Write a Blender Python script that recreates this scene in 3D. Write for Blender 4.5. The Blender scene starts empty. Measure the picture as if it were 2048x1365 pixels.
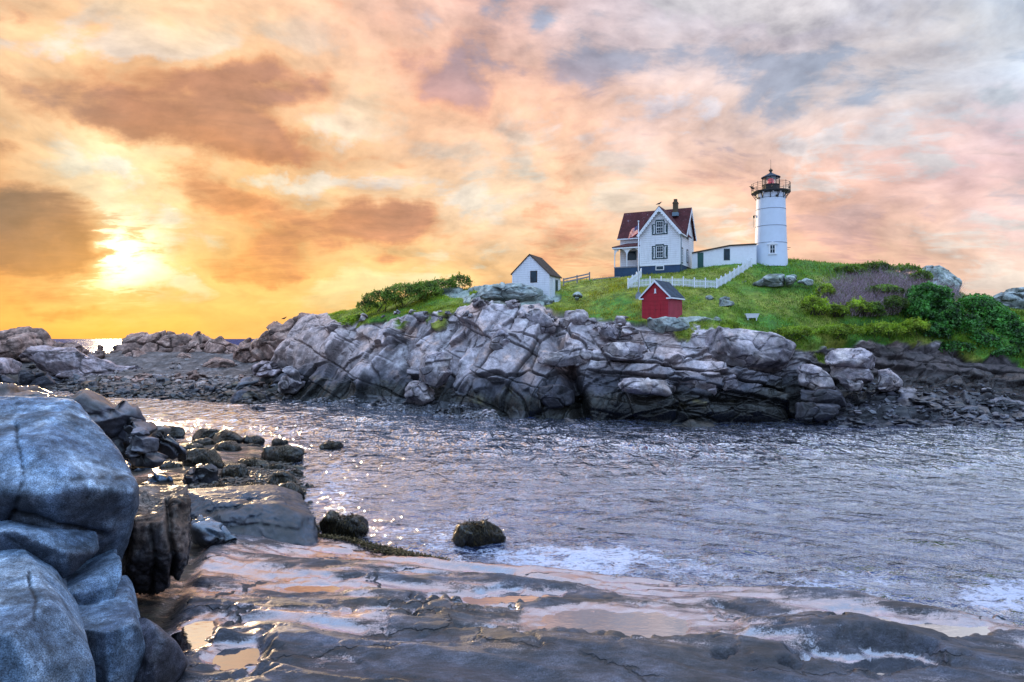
import bpy, bmesh, math, random
import numpy as np
from mathutils import Vector, Matrix
random.seed(7)
RNG = np.random.default_rng(7)
SC = bpy.context.scene
COL = SC.collection
F = 24/36*2048          # focal length in photo pixels
CZ = 9.0                # camera height over the sea
HY = 677.0              # horizon row
def P(px, py, d):       # a point seen at photo pixel (px,py) at depth d
    return ((px-1024)/F*d, d, CZ-(py-HY)/F*d)
def dep(py, z):         # depth of a point of height z seen at row py
    return (CZ-z)*F/(py-HY)
def srgb(r, g, b):
    f = lambda c: ((c/255+.055)/1.055)**2.4 if c > 10 else c/255/12.92
    return (f(r), f(g), f(b), 1)

cam = bpy.data.cameras.new('camera'); camo = bpy.data.objects.new('camera', cam); COL.objects.link(camo)
cam.lens = 24; cam.sensor_width = 36; cam.clip_end = 9000; cam.clip_start = .1
camo.location = (0, 0, CZ); camo.rotation_euler = (math.pi/2, 0, 0)
cam.shift_y = -(682.5-HY)/2048
SC.camera = camo
SC.view_settings.view_transform = 'Standard'; SC.view_settings.look = 'None'
SC.view_settings.exposure = 0; SC.view_settings.gamma = 1
SC.cycles.max_bounces = 6; SC.cycles.transparent_max_bounces = 12
SC.cycles.use_denoising = True
SC.cycles.caustics_reflective = False; SC.cycles.caustics_refractive = False
SC.cycles.sample_clamp_indirect = 4

# ------------------------------------------------------------------ node expressions
class G:
    def __init__(s, tree): s.t = tree; s.n = tree.nodes; s.l = tree.links
    def put(s, sock, v):
        if isinstance(v, E): s.l.new(v.s, sock)
        elif v is not None:
            if sock.type in ('RGBA',) and isinstance(v, (int, float)): v = (v, v, v, 1)
            if sock.type == 'VECTOR' and isinstance(v, (int, float)): v = (v, v, v)
            if sock.type == 'VECTOR' and len(v) == 4: v = v[:3]
            if sock.type == 'RGBA' and len(v) == 3: v = (*v, 1)
            sock.default_value = v
    def m(s, op, *a, clamp=False):
        nd = s.n.new('ShaderNodeMath'); nd.operation = op; nd.use_clamp = clamp
        for i, v in enumerate(a): s.put(nd.inputs[i], v)
        return E(s, nd.outputs[0])
    def v(s, op, *a):
        nd = s.n.new('ShaderNodeVectorMath'); nd.operation = op
        for i, v in enumerate(a):
            if op == 'SCALE' and i == 1: s.put(nd.inputs['Scale'], v)
            else: s.put(nd.inputs[i], v)
        return E(s, nd.outputs['Value' if op in ('DOT_PRODUCT', 'LENGTH', 'DISTANCE') else 'Vector'])
    def xyz(s, a):
        nd = s.n.new('ShaderNodeSeparateXYZ'); s.put(nd.inputs[0], a); return [E(s, o) for o in nd.outputs]
    def comb(s, x, y, z):
        nd = s.n.new('ShaderNodeCombineXYZ'); s.put(nd.inputs[0], x); s.put(nd.inputs[1], y); s.put(nd.inputs[2], z); return E(s, nd.outputs[0])
    def mix(s, f, a, b, mode='MIX'):
        nd = s.n.new('ShaderNodeMix'); nd.data_type = 'RGBA'; nd.blend_type = mode
        s.put(nd.inputs['Factor'], f); s.put(nd.inputs[6], a); s.put(nd.inputs[7], b); return E(s, nd.outputs[2])
    def noise(s, vec, scale, detail=4, rough=.5, dist=0, color=False, lac=2.0):
        nd = s.n.new('ShaderNodeTexNoise'); s.put(nd.inputs['Vector'], vec); nd.inputs['Scale'].default_value = scale
        nd.inputs['Detail'].default_value = detail; nd.inputs['Roughness'].default_value = rough
        nd.inputs['Distortion'].default_value = dist; nd.inputs['Lacunarity'].default_value = lac
        return E(s, nd.outputs['Color' if color else 'Fac'])
    def voro(s, vec, scale, feature='F1', out='Distance', rand=1.0):
        nd = s.n.new('ShaderNodeTexVoronoi'); nd.feature = feature; s.put(nd.inputs['Vector'], vec)
        nd.inputs['Scale'].default_value = scale; nd.inputs['Randomness'].default_value = rand
        return E(s, nd.outputs[out])
    def ramp(s, f, stops, interp='LINEAR'):
        nd = s.n.new('ShaderNodeValToRGB'); s.put(nd.inputs[0], f); cr = nd.color_ramp; cr.interpolation = interp
        while len(cr.elements) < len(stops): cr.elements.new(.5)
        for e, (p, c) in zip(cr.elements, sorted(stops, key=lambda t: t[0])):
            e.position = p; e.color = c if not isinstance(c, (int, float)) else (c, c, c, 1)
        return E(s, nd.outputs[0])
    def rng(s, f, a, b, c=0, d=1, smooth=True):
        nd = s.n.new('ShaderNodeMapRange'); nd.interpolation_type = 'SMOOTHSTEP' if smooth else 'LINEAR'
        s.put(nd.inputs[0], f)
        for i, v in enumerate((a, b, c, d)): s.put(nd.inputs[i+1], v)
        return E(s, nd.outputs[0])
    def attr(s, name, out='Fac'):
        nd = s.n.new('ShaderNodeAttribute'); nd.attribute_name = name; return E(s, nd.outputs[out])
    def geo(s, out):
        nd = s.n.new('ShaderNodeNewGeometry'); return E(s, nd.outputs[out])
    def tc(s, out='Object'):
        nd = s.n.new('ShaderNodeTexCoord'); return E(s, nd.outputs[out])
    def rnd(s):
        nd = s.n.new('ShaderNodeObjectInfo'); return E(s, nd.outputs['Random'])
    def bump(s, h, strength=.5, dist=.1, normal=None):
        nd = s.n.new('ShaderNodeBump'); nd.inputs['Strength'].default_value = strength
        nd.inputs['Distance'].default_value = dist; s.put(nd.inputs['Height'], h)
        if normal is not None: s.put(nd.inputs['Normal'], normal)
        return E(s, nd.outputs[0])
class E:
    def __init__(s, g, so): s.g = g; s.s = so
    def __add__(s, o): return s.g.m('ADD', s, o)
    __radd__ = __add__
    def __mul__(s, o): return s.g.m('MULTIPLY', s, o)
    __rmul__ = __mul__
    def __sub__(s, o): return s.g.m('SUBTRACT', s, o)
    def __rsub__(s, o): return s.g.m('SUBTRACT', o, s)
    def __truediv__(s, o): return s.g.m('DIVIDE', s, o)
    def __rtruediv__(s, o): return s.g.m('DIVIDE', o, s)
    def __pow__(s, o): return s.g.m('POWER', s, o)
# ------------------------------------------------------------------ sky and sun
SUN_AZ = math.atan2(235-1024, F); SUN_EL = math.radians(6.2)
SUN_DIR = Vector((math.sin(SUN_AZ)*math.cos(SUN_EL), math.cos(SUN_AZ)*math.cos(SUN_EL), math.sin(SUN_EL)))
world = bpy.data.worlds.new('World'); SC.world = world; world.use_nodes = True
wt = world.node_tree; wt.nodes.clear(); g = G(wt)
dirv = g.v('NORMALIZE', g.tc('Generated'))
dx, dy, dz = g.xyz(dirv)
az0 = g.m('ARCTAN2', dx, dy)*(180/math.pi)
zc = g.m('MAXIMUM', dz, 0.0)
v0 = zc/g.m('MAXIMUM', (dx*dx+dy*dy)**.5, .02)       # tangent of the elevation
# cloud sheet coordinates: seen in perspective, bunching towards the horizon
den = zc+.17
q = g.comb(dx/den, dy/den, zc*.9)
wq = g.v('SCALE', g.v('SUBTRACT', g.noise(q, 1.1, 3, .5, color=True), (.5, .5, .5)), 1.0)
q2 = g.v('ADD', q, g.v('SCALE', wq, .55))
qx = g.v('MULTIPLY', q2, (.85, 1.25, 1.0))
dn = g.v('ADD', g.v('MULTIPLY', dirv, (1, 1, 1.75)), g.v('SCALE', wq, .10))
d1 = g.noise(dn, 5.2, 9, .57, .15)
d1s = g.noise(g.v('ADD', dn, (math.sin(SUN_AZ)*.030, math.cos(SUN_AZ)*.01, -.028)), 5.2, 6, .57, .15)
dp = g.noise(qx, 1.55, 7, .56, .25)
# irregular edges for the large masses
wa = g.v('SUBTRACT', g.noise(dirv, 5.5, 6, .6, color=True), (.5, .5, .5))
wx, wy, wz = g.xyz(wa)
az = az0+wx*8.0
vv = v0+wy*.13
def fieldrows(rows):
    pxs = [0, 235, 500, 750, 1024, 1300, 1600, 2048]
    out = None; prev = None
    azn = (az+180.0)/360.0
    for v, cols, back in rows:
        st = [(0, srgb(*back)), (.22, srgb(*back))]
        side = [c for c in cols]
        for p, c in zip(pxs, cols): st.append(((math.degrees(math.atan((p-1024)/F))+180)/360, srgb(*c)))
        st += [(.80, srgb(*back)), (1, srgb(*back))]
        r = g.ramp(azn, st, 'EASE' if False else 'LINEAR')
        if out is None: out = r
        else: out = g.mix(g.rng(vv, prev, v), out, r)
        prev = v
    return out
B = (160, 205, 252)
LIGHT = fieldrows([
 (0,   [(243,170,75),(248,178,70),(250,190,105),(255,205,120),(255,215,150),(255,215,165),(255,222,185),(250,218,200)], (200,205,235)),
 (.09, [(235,160,70),(255,214,134),(249,190,100),(251,200,125),(252,205,145),(252,205,155),(250,205,172),(248,215,200)], (185,205,240)),
 (.2,  [(234,172,108),(255,228,178),(248,194,122),(250,207,158),(252,210,170),(251,204,168),(248,200,180),(236,202,206)], (175,205,245)),
 (.33, [(248,198,144),(248,192,136),(249,200,148),(250,202,162),(250,196,162),(242,208,196),(226,214,218),(204,214,228)], B),
 (.48, [(251,210,165),(252,208,164),(252,208,168),(248,198,172),(238,194,182),(226,214,220),(216,214,226),(196,212,230)], B),
 (.75, [(222,216,226),(222,216,226),(220,216,230),(212,214,236),(205,214,240),(200,214,242),(196,212,242),(190,210,242)], B),
 (1.1, [(205,216,242)]*8, B)])
DARK = fieldrows([
 (0,   [(200,122,52),(226,145,48),(240,160,75),(240,170,100),(240,180,120),(240,185,140),(240,190,160),(225,185,180)], (170,180,215)),
 (.09, [(140,88,48),(215,140,40),(222,140,62),(205,130,82),(222,155,112),(233,160,124),(235,170,150),(215,180,180)], (150,175,225)),
 (.2,  [(96,74,60),(160,100,50),(198,122,56),(188,124,86),(222,150,118),(238,170,138),(224,184,174),(204,190,196)], (140,170,225)),
 (.33, [(124,106,104),(168,106,72),(176,118,86),(192,136,124),(190,150,152),(172,170,190),(160,174,198),(146,170,200)], (130,165,225)),
 (.48, [(196,152,130),(200,150,122),(200,148,132),(190,144,150),(142,154,182),(156,170,196),(160,172,200),(148,174,206)], (125,160,220)),
 (1.1, [(176,192,226)]*8, (120,160,220))])
GAP = fieldrows([
 (0,   [(248,180,85),(252,190,80),(252,192,95),(255,210,130),(255,220,160),(255,222,178),(255,228,198),(252,226,210)], (215,220,240)),
 (.09, [(255,222,130),(255,248,215),(255,222,140),(255,228,165),(255,234,195),(255,236,208),(255,234,214),(250,232,218)], (190,215,245)),
 (.2,  [(250,232,195),(255,252,230),(252,234,195),(246,232,220),(251,235,214),(250,226,202),(246,226,216),(226,226,236)], (170,208,250)),
 (.33, [(242,222,208),(244,224,206),(246,226,206),(252,216,176),(246,212,192),(240,226,232),(240,236,242),(200,216,236)], B),
 (.48, [(255,216,166),(255,216,166),(255,216,170),(240,206,200),(216,216,236),(240,238,246),(236,232,242),(200,214,236)], B),
 (1.1, [(225,232,248)]*8, B)])
yc = g.m('MAXIMUM', dy, .15)
gxy = g.comb(dx/yc+wx*.16, dz/yc+wy*.14, 0.0)
front = g.rng(dy, .10, .35)
def gauss(acc, px, py, sx, sy, rot, amp):
    mp = g.n.new('ShaderNodeMapping'); mp.vector_type = 'TEXTURE'; g.put(mp.inputs['Vector'], gxy)
    mp.inputs['Location'].default_value = ((px-1024)/F, (HY-py)/F, 0); mp.inputs['Rotation'].default_value = (0, 0, -math.radians(rot))
    mp.inputs['Scale'].default_value = (sx/F, sy/F, 1)
    mv = E(g, mp.outputs[0])
    amp = amp*(.85 if amp > 0 else .8)
    e = g.m('POWER', 1/math.e, g.v('DOT_PRODUCT', mv, mv))
    return g.m('MULTIPLY_ADD', e, amp, acc)
MASS = [(50,430,180,100,8,.52),(150,490,70,40,10,.20),(215,515,30,9,0,.30),(85,165,150,42,4,.55),(330,150,130,52,12,.48),(520,180,190,44,10,.62),(170,235,150,34,6,.30),(390,262,200,48,12,.74),(590,305,140,32,10,.58),(760,325,90,14,5,.16),
 (740,462,125,40,-5,.66),(500,415,90,46,15,.5),(380,370,90,50,10,.42),(410,450,70,40,10,.18),(900,175,110,48,28,.46),(1100,470,120,34,5,.5),(1140,500,80,20,0,.14),(1085,65,45,50,20,.36),(1230,120,110,36,-8,.20),
 (1480,110,170,30,5,.14),(1650,195,240,30,5,.10),(1930,150,160,50,0,.13),(1700,435,110,34,5,.26),(1830,420,120,30,8,.16),(560,535,120,14,5,.26),(410,535,70,12,5,.18),(920,470,70,26,0,.2),(120,622,150,12,0,.2),(1400,470,160,36,0,.14),
 (280,590,160,12,3,.16),(1900,330,200,26,0,.1),(30,295,60,16,0,.25),(1620,505,60,10,0,.18),
 (225,505,66,46,0,-.40),(210,560,120,30,0,-.24),(590,366,110,26,3,-.40),(880,395,140,30,5,-.32),(160,330,200,26,4,-.22),(600,90,330,46,0,-.20),(130,90,180,40,0,-.2),(1290,55,150,26,-12,-.26),(1330,20,100,20,0,-.12),(650,250,110,60,20,-.16),
 (1600,112,60,16,0,-.34),(1580,285,260,30,5,-.10),(1500,545,520,36,0,-.2),(1130,290,200,80,0,-.10),(530,190,46,8,0,-.22),(760,250,120,60,20,-.14),(1350,320,220,60,0,-.06),(700,565,300,26,0,-.14),(1060,385,180,24,0,-.12),(420,90,60,20,0,-.1)]
bias = 0.0
for b in MASS: bias = gauss(bias, *b)
bias = bias*front
damp = g.rng(v0, 0, .1, .5, 1.0)
fine = g.noise(g.v('MULTIPLY', q2, (1.6, 2.6, 1)), 4.2, 7, .6, .4)
rgt = g.rng(az0, -12, 12)
d = (d1-.5)*damp*(2.3+rgt*.5)+(dp-.5)*damp*.45+.5+bias+(fine-.5)*(.28+rgt*.40)*damp
gapf = g.rng(d, .44, .20)
dark = g.rng(d, .52, .93)*.97
rel = (d1s-d1)*3.0*damp
tone = g.noise(g.v('ADD', dn, (3.1, .7, 2.2)), 3.4, 6, .58, .3)
t1 = g.rng(tone, .34, .66, .0, 1.0)
LIGHT = g.v('MULTIPLY', LIGHT, g.comb(1.0+t1*.03, .93+t1*.13, .86+t1*.26))
t2 = g.rng(d1+(fine-.5)*.5, .3, .7)
DARK = g.v('MULTIPLY', DARK, g.comb(1.32-t2*.5, 1.30-t2*.48, 1.26-t2*.42))
GAP = g.v('MULTIPLY', GAP, g.comb(1.02-t1*.06, 1.02-t1*.07, 1.03-t1*.12))
c = g.mix(dark, LIGHT, DARK)
rimk = dark*(1-dark)*4.0*g.rng(az0, 14, -12, .12, .62)*g.rng(v0, .02, .12)
c = g.mix(rimk, c, g.v('MULTIPLY', c, (1.07, .84, .64)))
c = g.mix(gapf, c, GAP)
c = g.mix(g.rng(v0, .0, .16, .03, .09), c, (.93, .80, .74, 1))
lit = g.m('ADD', 1.0, rel*-.85)
c = g.v('MULTIPLY', c, g.comb(lit, lit, g.m('ADD', 1.0, rel*-.78)))
# glow round the sun behind the cloud
dt = g.v('DOT_PRODUCT', dirv, tuple(SUN_DIR))
ang = g.m('ARCCOSINE', g.m('MINIMUM', dt, 1.0))*(180/math.pi)
veil = g.rng(d+(fine-.5)*.8, .62, .38, .0, 1.0)
glow1 = g.m('EXPONENT', (ang*ang)*(-1/6.0))*1.35*veil
glow2 = g.m('EXPONENT', ang*(-1/5.0))*.03*veil
gain = 1+g.rng(dy, .25, -.55)*.55+g.rng(dz, .45, .68)*1.05
c = g.v('SCALE', c, gain)
c = g.v('ADD', c, g.v('SCALE', (1.0, .90, .66), glow1))
c = g.v('ADD', c, g.v('SCALE', (1.0, .62, .22), glow2))
sky = wt.nodes.new('ShaderNodeTexSky'); sky.sky_type = 'NISHITA'; sky.sun_disc = False
sky.sun_elevation = SUN_EL; sky.sun_rotation = SUN_AZ; sky.air_density = 1.2
b1 = wt.nodes.new('ShaderNodeBackground'); wt.links.new(sky.outputs[0], b1.inputs[0]); b1.inputs[1].default_value = .006
b2 = wt.nodes.new('ShaderNodeBackground'); g.put(b2.inputs[0], c); b2.inputs[1].default_value = .98
ad = wt.nodes.new('ShaderNodeAddShader'); wt.links.new(b1.outputs[0], ad.inputs[0]); wt.links.new(b2.outputs[0], ad.inputs[1])
wo = wt.nodes.new('ShaderNodeOutputWorld'); wt.links.new(ad.outputs[0], wo.inputs[0])
world.cycles.sampling_method = 'MANUAL'; world.cycles.sample_map_resolution = 512
sl = bpy.data.lights.new('sun', 'SUN'); slo = bpy.data.objects.new('sun', sl); COL.objects.link(slo)
sl.energy = 3.2; sl.angle = math.radians(2.0); sl.color = (1.0, .72, .42)
slo.rotation_euler = SUN_DIR.to_track_quat('Z', 'Y').to_euler()
# ------------------------------------------------------------------ numpy noise
def _h(ix, iy, iz, k):
    n = (ix.astype(np.int64)*374761393+iy.astype(np.int64)*668265263+iz.astype(np.int64)*2147483647+k*1274126177) & 0xffffffff
    n = (n ^ (n >> 13))*1274126177 & 0xffffffff
    n = (n ^ (n >> 16))*2246822519 & 0xffffffff
    n = n ^ (n >> 15)
    return (n & 0xffffff)/float(0x1000000)
def vnoise(p, k=0):
    f = np.floor(p); t = p-f; t = t*t*t*(t*(t*6-15)+10); i = f.astype(np.int64); r = 0
    for a in (0, 1):
        wx = t[:, 0] if a else 1-t[:, 0]
        for b in (0, 1):
            wy = t[:, 1] if b else 1-t[:, 1]
            for c in (0, 1):
                wz = t[:, 2] if c else 1-t[:, 2]
                r = r+wx*wy*wz*_h(i[:, 0]+a, i[:, 1]+b, i[:, 2]+c, k)
    return r*2-1
def fbm(p, scale=1., octv=4, gain=.5, k=0):
    p = p*scale; r = 0; a = 1.; s = 0
    for o in range(octv):
        r = r+a*vnoise(p+17.3*o, k+o); s += a; a *= gain; p = p*2.03
    return r/s
def voronoi(p, k=0, jit=.9):
    i = np.floor(p).astype(np.int64); n = len(p)
    f1 = np.full(n, 9.); f2 = np.full(n, 9.); cell = np.zeros((n, 3), np.int64); cen = np.zeros((n, 3))
    for a in (-1, 0, 1):
        for b in (-1, 0, 1):
            for c in (-1, 0, 1):
                x, y, z = i[:, 0]+a, i[:, 1]+b, i[:, 2]+c
                q = np.stack([x+.5+jit*(_h(x, y, z, k)-.5), y+.5+jit*(_h(x, y, z, k+1)-.5), z+.5+jit*(_h(x, y, z, k+2)-.5)], 1)
                d = (((p-q)**4).sum(1))**.25
                nn = d < f1
                f2 = np.where(nn, f1, np.minimum(f2, d)); cen[nn] = q[nn]
                cell[nn, 0] = x[nn]; cell[nn, 1] = y[nn]; cell[nn, 2] = z[nn]
                f1 = np.where(nn, d, f1)
    return f1, f2, cell, cen
def chash(cell, k): return _h(cell[:, 0], cell[:, 1], cell[:, 2], k)
def sst(a, b, x):
    t = np.clip((x-a)/(b-a), 0, 1); return t*t*(3-2*t)
def rotm(rx=0, ry=0, rz=0):
    return np.array((Matrix.Rotation(math.radians(rz), 3, 'Z') @ Matrix.Rotation(math.radians(ry), 3, 'Y') @ Matrix.Rotation(math.radians(rx), 3, 'X')))
def blocks(p, size, R=None, amp=.6, tilt=.35, crack=.4, cw=.07, warp=.25, k=0, pillow=.0, rnd=.06):
    """displacement of jointed rock: every joint block stands at its own offset and tilt; deep cracks between"""
    q = p @ R.T if R is not None else p
    w = np.stack([fbm(q, .35/min(size)*1.2, 3, .5, k+31), fbm(q+50, .35/min(size)*1.2, 3, .5, k+41), fbm(q+90, .35/min(size)*1.2, 3, .5, k+51)], 1)
    q = q/np.array(size)+w*warp
    f1, f2, cell, cen = voronoi(q, k)
    e = f2-f1
    o = (chash(cell, k+7)-.5)*2*amp
    tv = np.stack([chash(cell, k+8)-.5, chash(cell, k+9)-.5, chash(cell, k+10)-.5], 1)*2
    o = o+((q-cen)*tv).sum(1)*tilt*2
    sm = sst(0, rnd, e)
    o = o*sm
    c = np.exp(-(e/cw)**2)
    o = o-crack*c+pillow*(1-np.exp(-e/.25))
    return o, c, chash(cell, k+11)

def joints(p, n, sp, off, crack, cw=.07, k=0, warp=.22):
    n = np.array(n, float); n /= np.linalg.norm(n)
    s = (p@n)/sp+warp*fbm(p, .10, 4, .55, k); c = np.floor(s); f = s-c; e = np.minimum(f, 1-f)*sp
    h = _h(c, c*0+k, c*0, 3); cr = np.exp(-(e/cw)**2)*sst(-.35, .15, fbm(p, .14, 2, .5, k+5))
    return (h-.5)*2*off*sst(0, .25, e)-crack*cr, cr

# ------------------------------------------------------------------ mesh helpers
def grid_mesh(name, V, nu, nv, mat, cols=None, attrs=None, parent=None, smooth=True, loop=False):
    """V: (nu*nv,3) with index u*nv+v"""
    U = nu if loop else nu-1
    u, v = np.meshgrid(np.arange(U), np.arange(nv-1), indexing='ij')
    u = u.ravel(); v = v.ravel(); un = (u+1) % nu
    Fq = np.stack([u*nv+v, un*nv+v, un*nv+v+1, u*nv+v+1], 1)
    return np_mesh(name, V, Fq, mat, cols, attrs, parent, smooth)
def np_mesh(name, V, Fc, mat, cols=None, attrs=None, parent=None, smooth=False):
    me = bpy.data.meshes.new(name); V = np.asarray(V, np.float32); Fc = np.asarray(Fc, np.int32)
    k = Fc.shape[1]
    me.vertices.add(len(V)); me.vertices.foreach_set('co', V.ravel())
    me.loops.add(Fc.size); me.loops.foreach_set('vertex_index', Fc.ravel())
    me.polygons.add(len(Fc)); me.polygons.foreach_set('loop_start', np.arange(0, Fc.size, k, dtype=np.int32))
    me.polygons.foreach_set('use_smooth', np.full(len(Fc), smooth))
    if cols is not None:
        at = me.color_attributes.new('col', 'FLOAT_COLOR', 'POINT')
        c = np.ones((len(V), 4), np.float32); c[:, :3] = cols; at.data.foreach_set('color', c.ravel())
    for nme, a in (attrs or {}).items():
        at = me.attributes.new(nme, 'FLOAT', 'POINT'); at.data.foreach_set('value', np.asarray(a, np.float32))
    me.update(calc_edges=True); me.validate()
    me.materials.append(mat)
    o = bpy.data.objects.new(name, me); COL.objects.link(o)
    if parent is not None: o.parent = parent
    return o
class MB:
    """collects boxes, prisms, tubes and turned shapes into one mesh"""
    def __init__(s): s.v = []; s.f = []; s.sm = []
    def add(s, vs, fs, smooth=False):
        b = len(s.v); s.v += [tuple(v) for v in vs]; s.f += [tuple(b+i for i in f) for f in fs]; s.sm += [smooth]*len(fs); return s
    def box(s, a, b, M=None):
        x0, y0, z0 = a; x1, y1, z1 = b
        vs = [(x0,y0,z0),(x1,y0,z0),(x1,y1,z0),(x0,y1,z0),(x0,y0,z1),(x1,y0,z1),(x1,y1,z1),(x0,y1,z1)]
        if M is not None: vs = [M @ Vector(v) for v in vs]
        return s.add(vs, [(0,3,2,1),(4,5,6,7),(0,1,5,4),(1,2,6,5),(2,3,7,6),(3,0,4,7)])
    def bar(s, p, q, w, h=None, up=(0, 0, 1)):
        p, q = Vector(p), Vector(q); h = h or w; d = (q-p).normalized(); u = Vector(up)
        if abs(d.dot(u)) > .98: u = Vector((1, 0, 0))
        r = d.cross(u).normalized(); u = r.cross(d)
        vs = [c+r*(sx*w/2)+u*(sz*h/2) for c in (p, q) for sx, sz in ((-1,-1),(1,-1),(1,1),(-1,1))]
        return s.add(vs, [(0,3,2,1),(4,5,6,7),(0,1,5,4),(1,2,6,5),(2,3,7,6),(3,0,4,7)])
    def tube(s, pts, r, n=8, smooth=True):
        pts = [Vector(p) for p in pts]; rs = r if isinstance(r, (list, tuple)) else [r]*len(pts); vs = []
        for i, p in enumerate(pts):
            d = (pts[min(i+1, len(pts)-1)]-pts[max(i-1, 0)]).normalized()
            u = Vector((0, 0, 1)) if abs(d.z) < .95 else Vector((1, 0, 0))
            a = d.cross(u).normalized(); b = a.cross(d)
            vs += [p+(a*math.cos(2*math.pi*k/n)+b*math.sin(2*math.pi*k/n))*rs[i] for k in range(n)]
        m = len(pts)
        fs = [(i*n+k, i*n+(k+1) % n, (i+1)*n+(k+1) % n, (i+1)*n+k) for i in range(m-1) for k in range(n)]
        s.add(vs, fs, smooth); b = len(s.v)-m*n
        s.f.append(tuple(b+k for k in range(n))); s.f.append(tuple(b+(m-1)*n+k for k in reversed(range(n)))); s.sm += [False]*2
        return s
    def lathe(s, prof, n=32, c=(0, 0), smooth=True):
        vs = [(c[0]+r*math.cos(2*math.pi*k/n), c[1]+r*math.sin(2*math.pi*k/n), z) for r, z in prof for k in range(n)]
        fs = [(i*n+k, i*n+(k+1) % n, (i+1)*n+(k+1) % n, (i+1)*n+k) for i in range(len(prof)-1) for k in range(n)]
        return s.add(vs, fs, smooth)
    def prism(s, poly, ax, t0, t1):
        """poly in the two other axes, extruded along ax (0,1,2) from t0 to t1"""
        def mk(a, b, t): return {0: (t, a, b), 1: (a, t, b), 2: (a, b, t)}[ax]
        n = len(poly); vs = [mk(a, b, t0) for a, b in poly]+[mk(a, b, t1) for a, b in poly]
        return s.add(vs, [tuple(range(n)), tuple(reversed(range(n, 2*n)))]+[(i, (i+1) % n, n+(i+1) % n, n+i) for i in range(n)])
    def build(s, name, mat, parent=None, bevel=0):
        me = bpy.data.meshes.new(name); me.from_pydata([tuple(v) for v in s.v], [], s.f)
        me.polygons.foreach_set('use_smooth', s.sm); me.materials.append(mat)
        bm = bmesh.new(); bm.from_mesh(me); bmesh.ops.recalc_face_normals(bm, faces=bm.faces)
        if bevel: bmesh.ops.bevel(bm, geom=[e for e in bm.edges], offset=bevel, segments=1, affect='EDGES')
        bm.to_mesh(me); bm.free()
        o = bpy.data.objects.new(name, me); COL.objects.link(o)
        if parent is not None: o.parent = parent
        return o
def empty(name, loc, rz=0):
    o = bpy.data.objects.new(name, None); o.empty_display_size = .3; COL.objects.link(o); o.location = loc; o.rotation_euler = (0, 0, rz); return o
def tag(o, label=None, cat=None, group=None, kind=None):
    if label: o['label'] = label
    if cat: o['category'] = cat
    if group: o['group'] = group
    if kind: o['kind'] = kind
    return o

# ------------------------------------------------------------------ materials
def mat(name):
    m = bpy.data.materials.new(name); m.use_nodes = True; t = m.node_tree; t.nodes.clear(); g = G(t)
    out = t.nodes.new('ShaderNodeOutputMaterial'); return m, g, out
def pbsdf(g, base, rough=.6, normal=None, spec=.5, ior=1.5, metal=0, coat=0):
    b = g.n.new('ShaderNodeBsdfPrincipled')
    g.put(b.inputs['Base Color'], base); g.put(b.inputs['Roughness'], rough)
    if normal is not None: g.put(b.inputs['Normal'], normal)
    b.inputs['IOR'].default_value = ior; b.inputs['Specular IOR Level'].default_value = spec
    b.inputs['Metallic'].default_value = metal; b.inputs['Coat Weight'].default_value = coat
    return b
def mixs(g, f, a, b):
    m = g.n.new('ShaderNodeMixShader'); g.put(m.inputs[0], f); g.l.new(a, m.inputs[1]); g.l.new(b, m.inputs[2]); return m.outputs[0]
def simple(name, c, rough=.6, var=.15, scale=6, bump=.0, spec=.4, metal=0):
    m, g, out = mat(name); n = g.noise(g.tc('Object'), scale, 6, .6)
    n2 = g.noise(g.tc('Object'), scale*.17, 3, .5)
    col = g.mix(g.rng(n*.6+n2*.4, .3, .7), tuple(x*(1-var) for x in c[:3]), tuple(min(1, x*(1+var)) for x in c[:3]))
    b = pbsdf(g, col, rough, g.bump(n, bump, .02) if bump else None, spec, metal=metal)
    g.l.new(b.outputs[0], out.inputs[0]); return m
def siding(name, c, pitch=.14, dirt=.12, strength=.9):
    m, g, out = mat(name); o = g.tc('Object'); x, y, z = g.xyz(o)
    fr = g.m('FRACT', z/pitch); line = g.rng(fr, .0, .16, 1, 0)
    n = g.noise(o, 1.2, 6, .65); nv = g.noise(g.v('MULTIPLY', o, (3, 3, .35)), 1.3, 5, .6)
    col = g.mix(g.rng(n*.5+nv*.5, .38, .72), c, tuple(v*(1-dirt) for v in c[:3]))
    col = g.mix(line*strength*.5, col, tuple(v*.42 for v in c[:3]))
    b = pbsdf(g, col, .55, g.bump(1-fr, .8, .03), .3)
    g.l.new(b.outputs[0], out.inputs[0]); return m
def shingle(name, c, lich=None):
    m, g, out = mat(name); o = g.tc('Object'); x, y, z = g.xyz(o)
    br = g.n.new('ShaderNodeTexBrick'); g.put(br.inputs['Vector'], g.comb(x+y, z*1.6, 0)); br.inputs['Scale'].default_value = 3.2
    br.inputs['Mortar Size'].default_value = .012; br.inputs['Color1'].default_value = (1, 1, 1, 1); br.inputs['Color2'].default_value = (.72, .72, .72, 1); br.inputs['Mortar'].default_value = (.45, .45, .45, 1)
    n = g.noise(o, 1.0, 7, .65)
    col = g.mix(g.rng(n, .35, .7), tuple(v*.72 for v in c[:3]), tuple(v*1.25 for v in c[:3]))
    col = g.v('MULTIPLY', col, E(g, br.outputs[0]))
    if lich: 
        n3 = g.noise(g.v('MULTIPLY', o, (2, 2, .8)), 1.7, 8, .7)
        col = g.mix(g.rng(n3, .60, .68)*.6, col, lich)
    b = pbsdf(g, col, .8, g.bump(E(g, br.outputs[0]), .5, .03), .25)
    g.l.new(b.outputs[0], out.inputs[0]); return m
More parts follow.
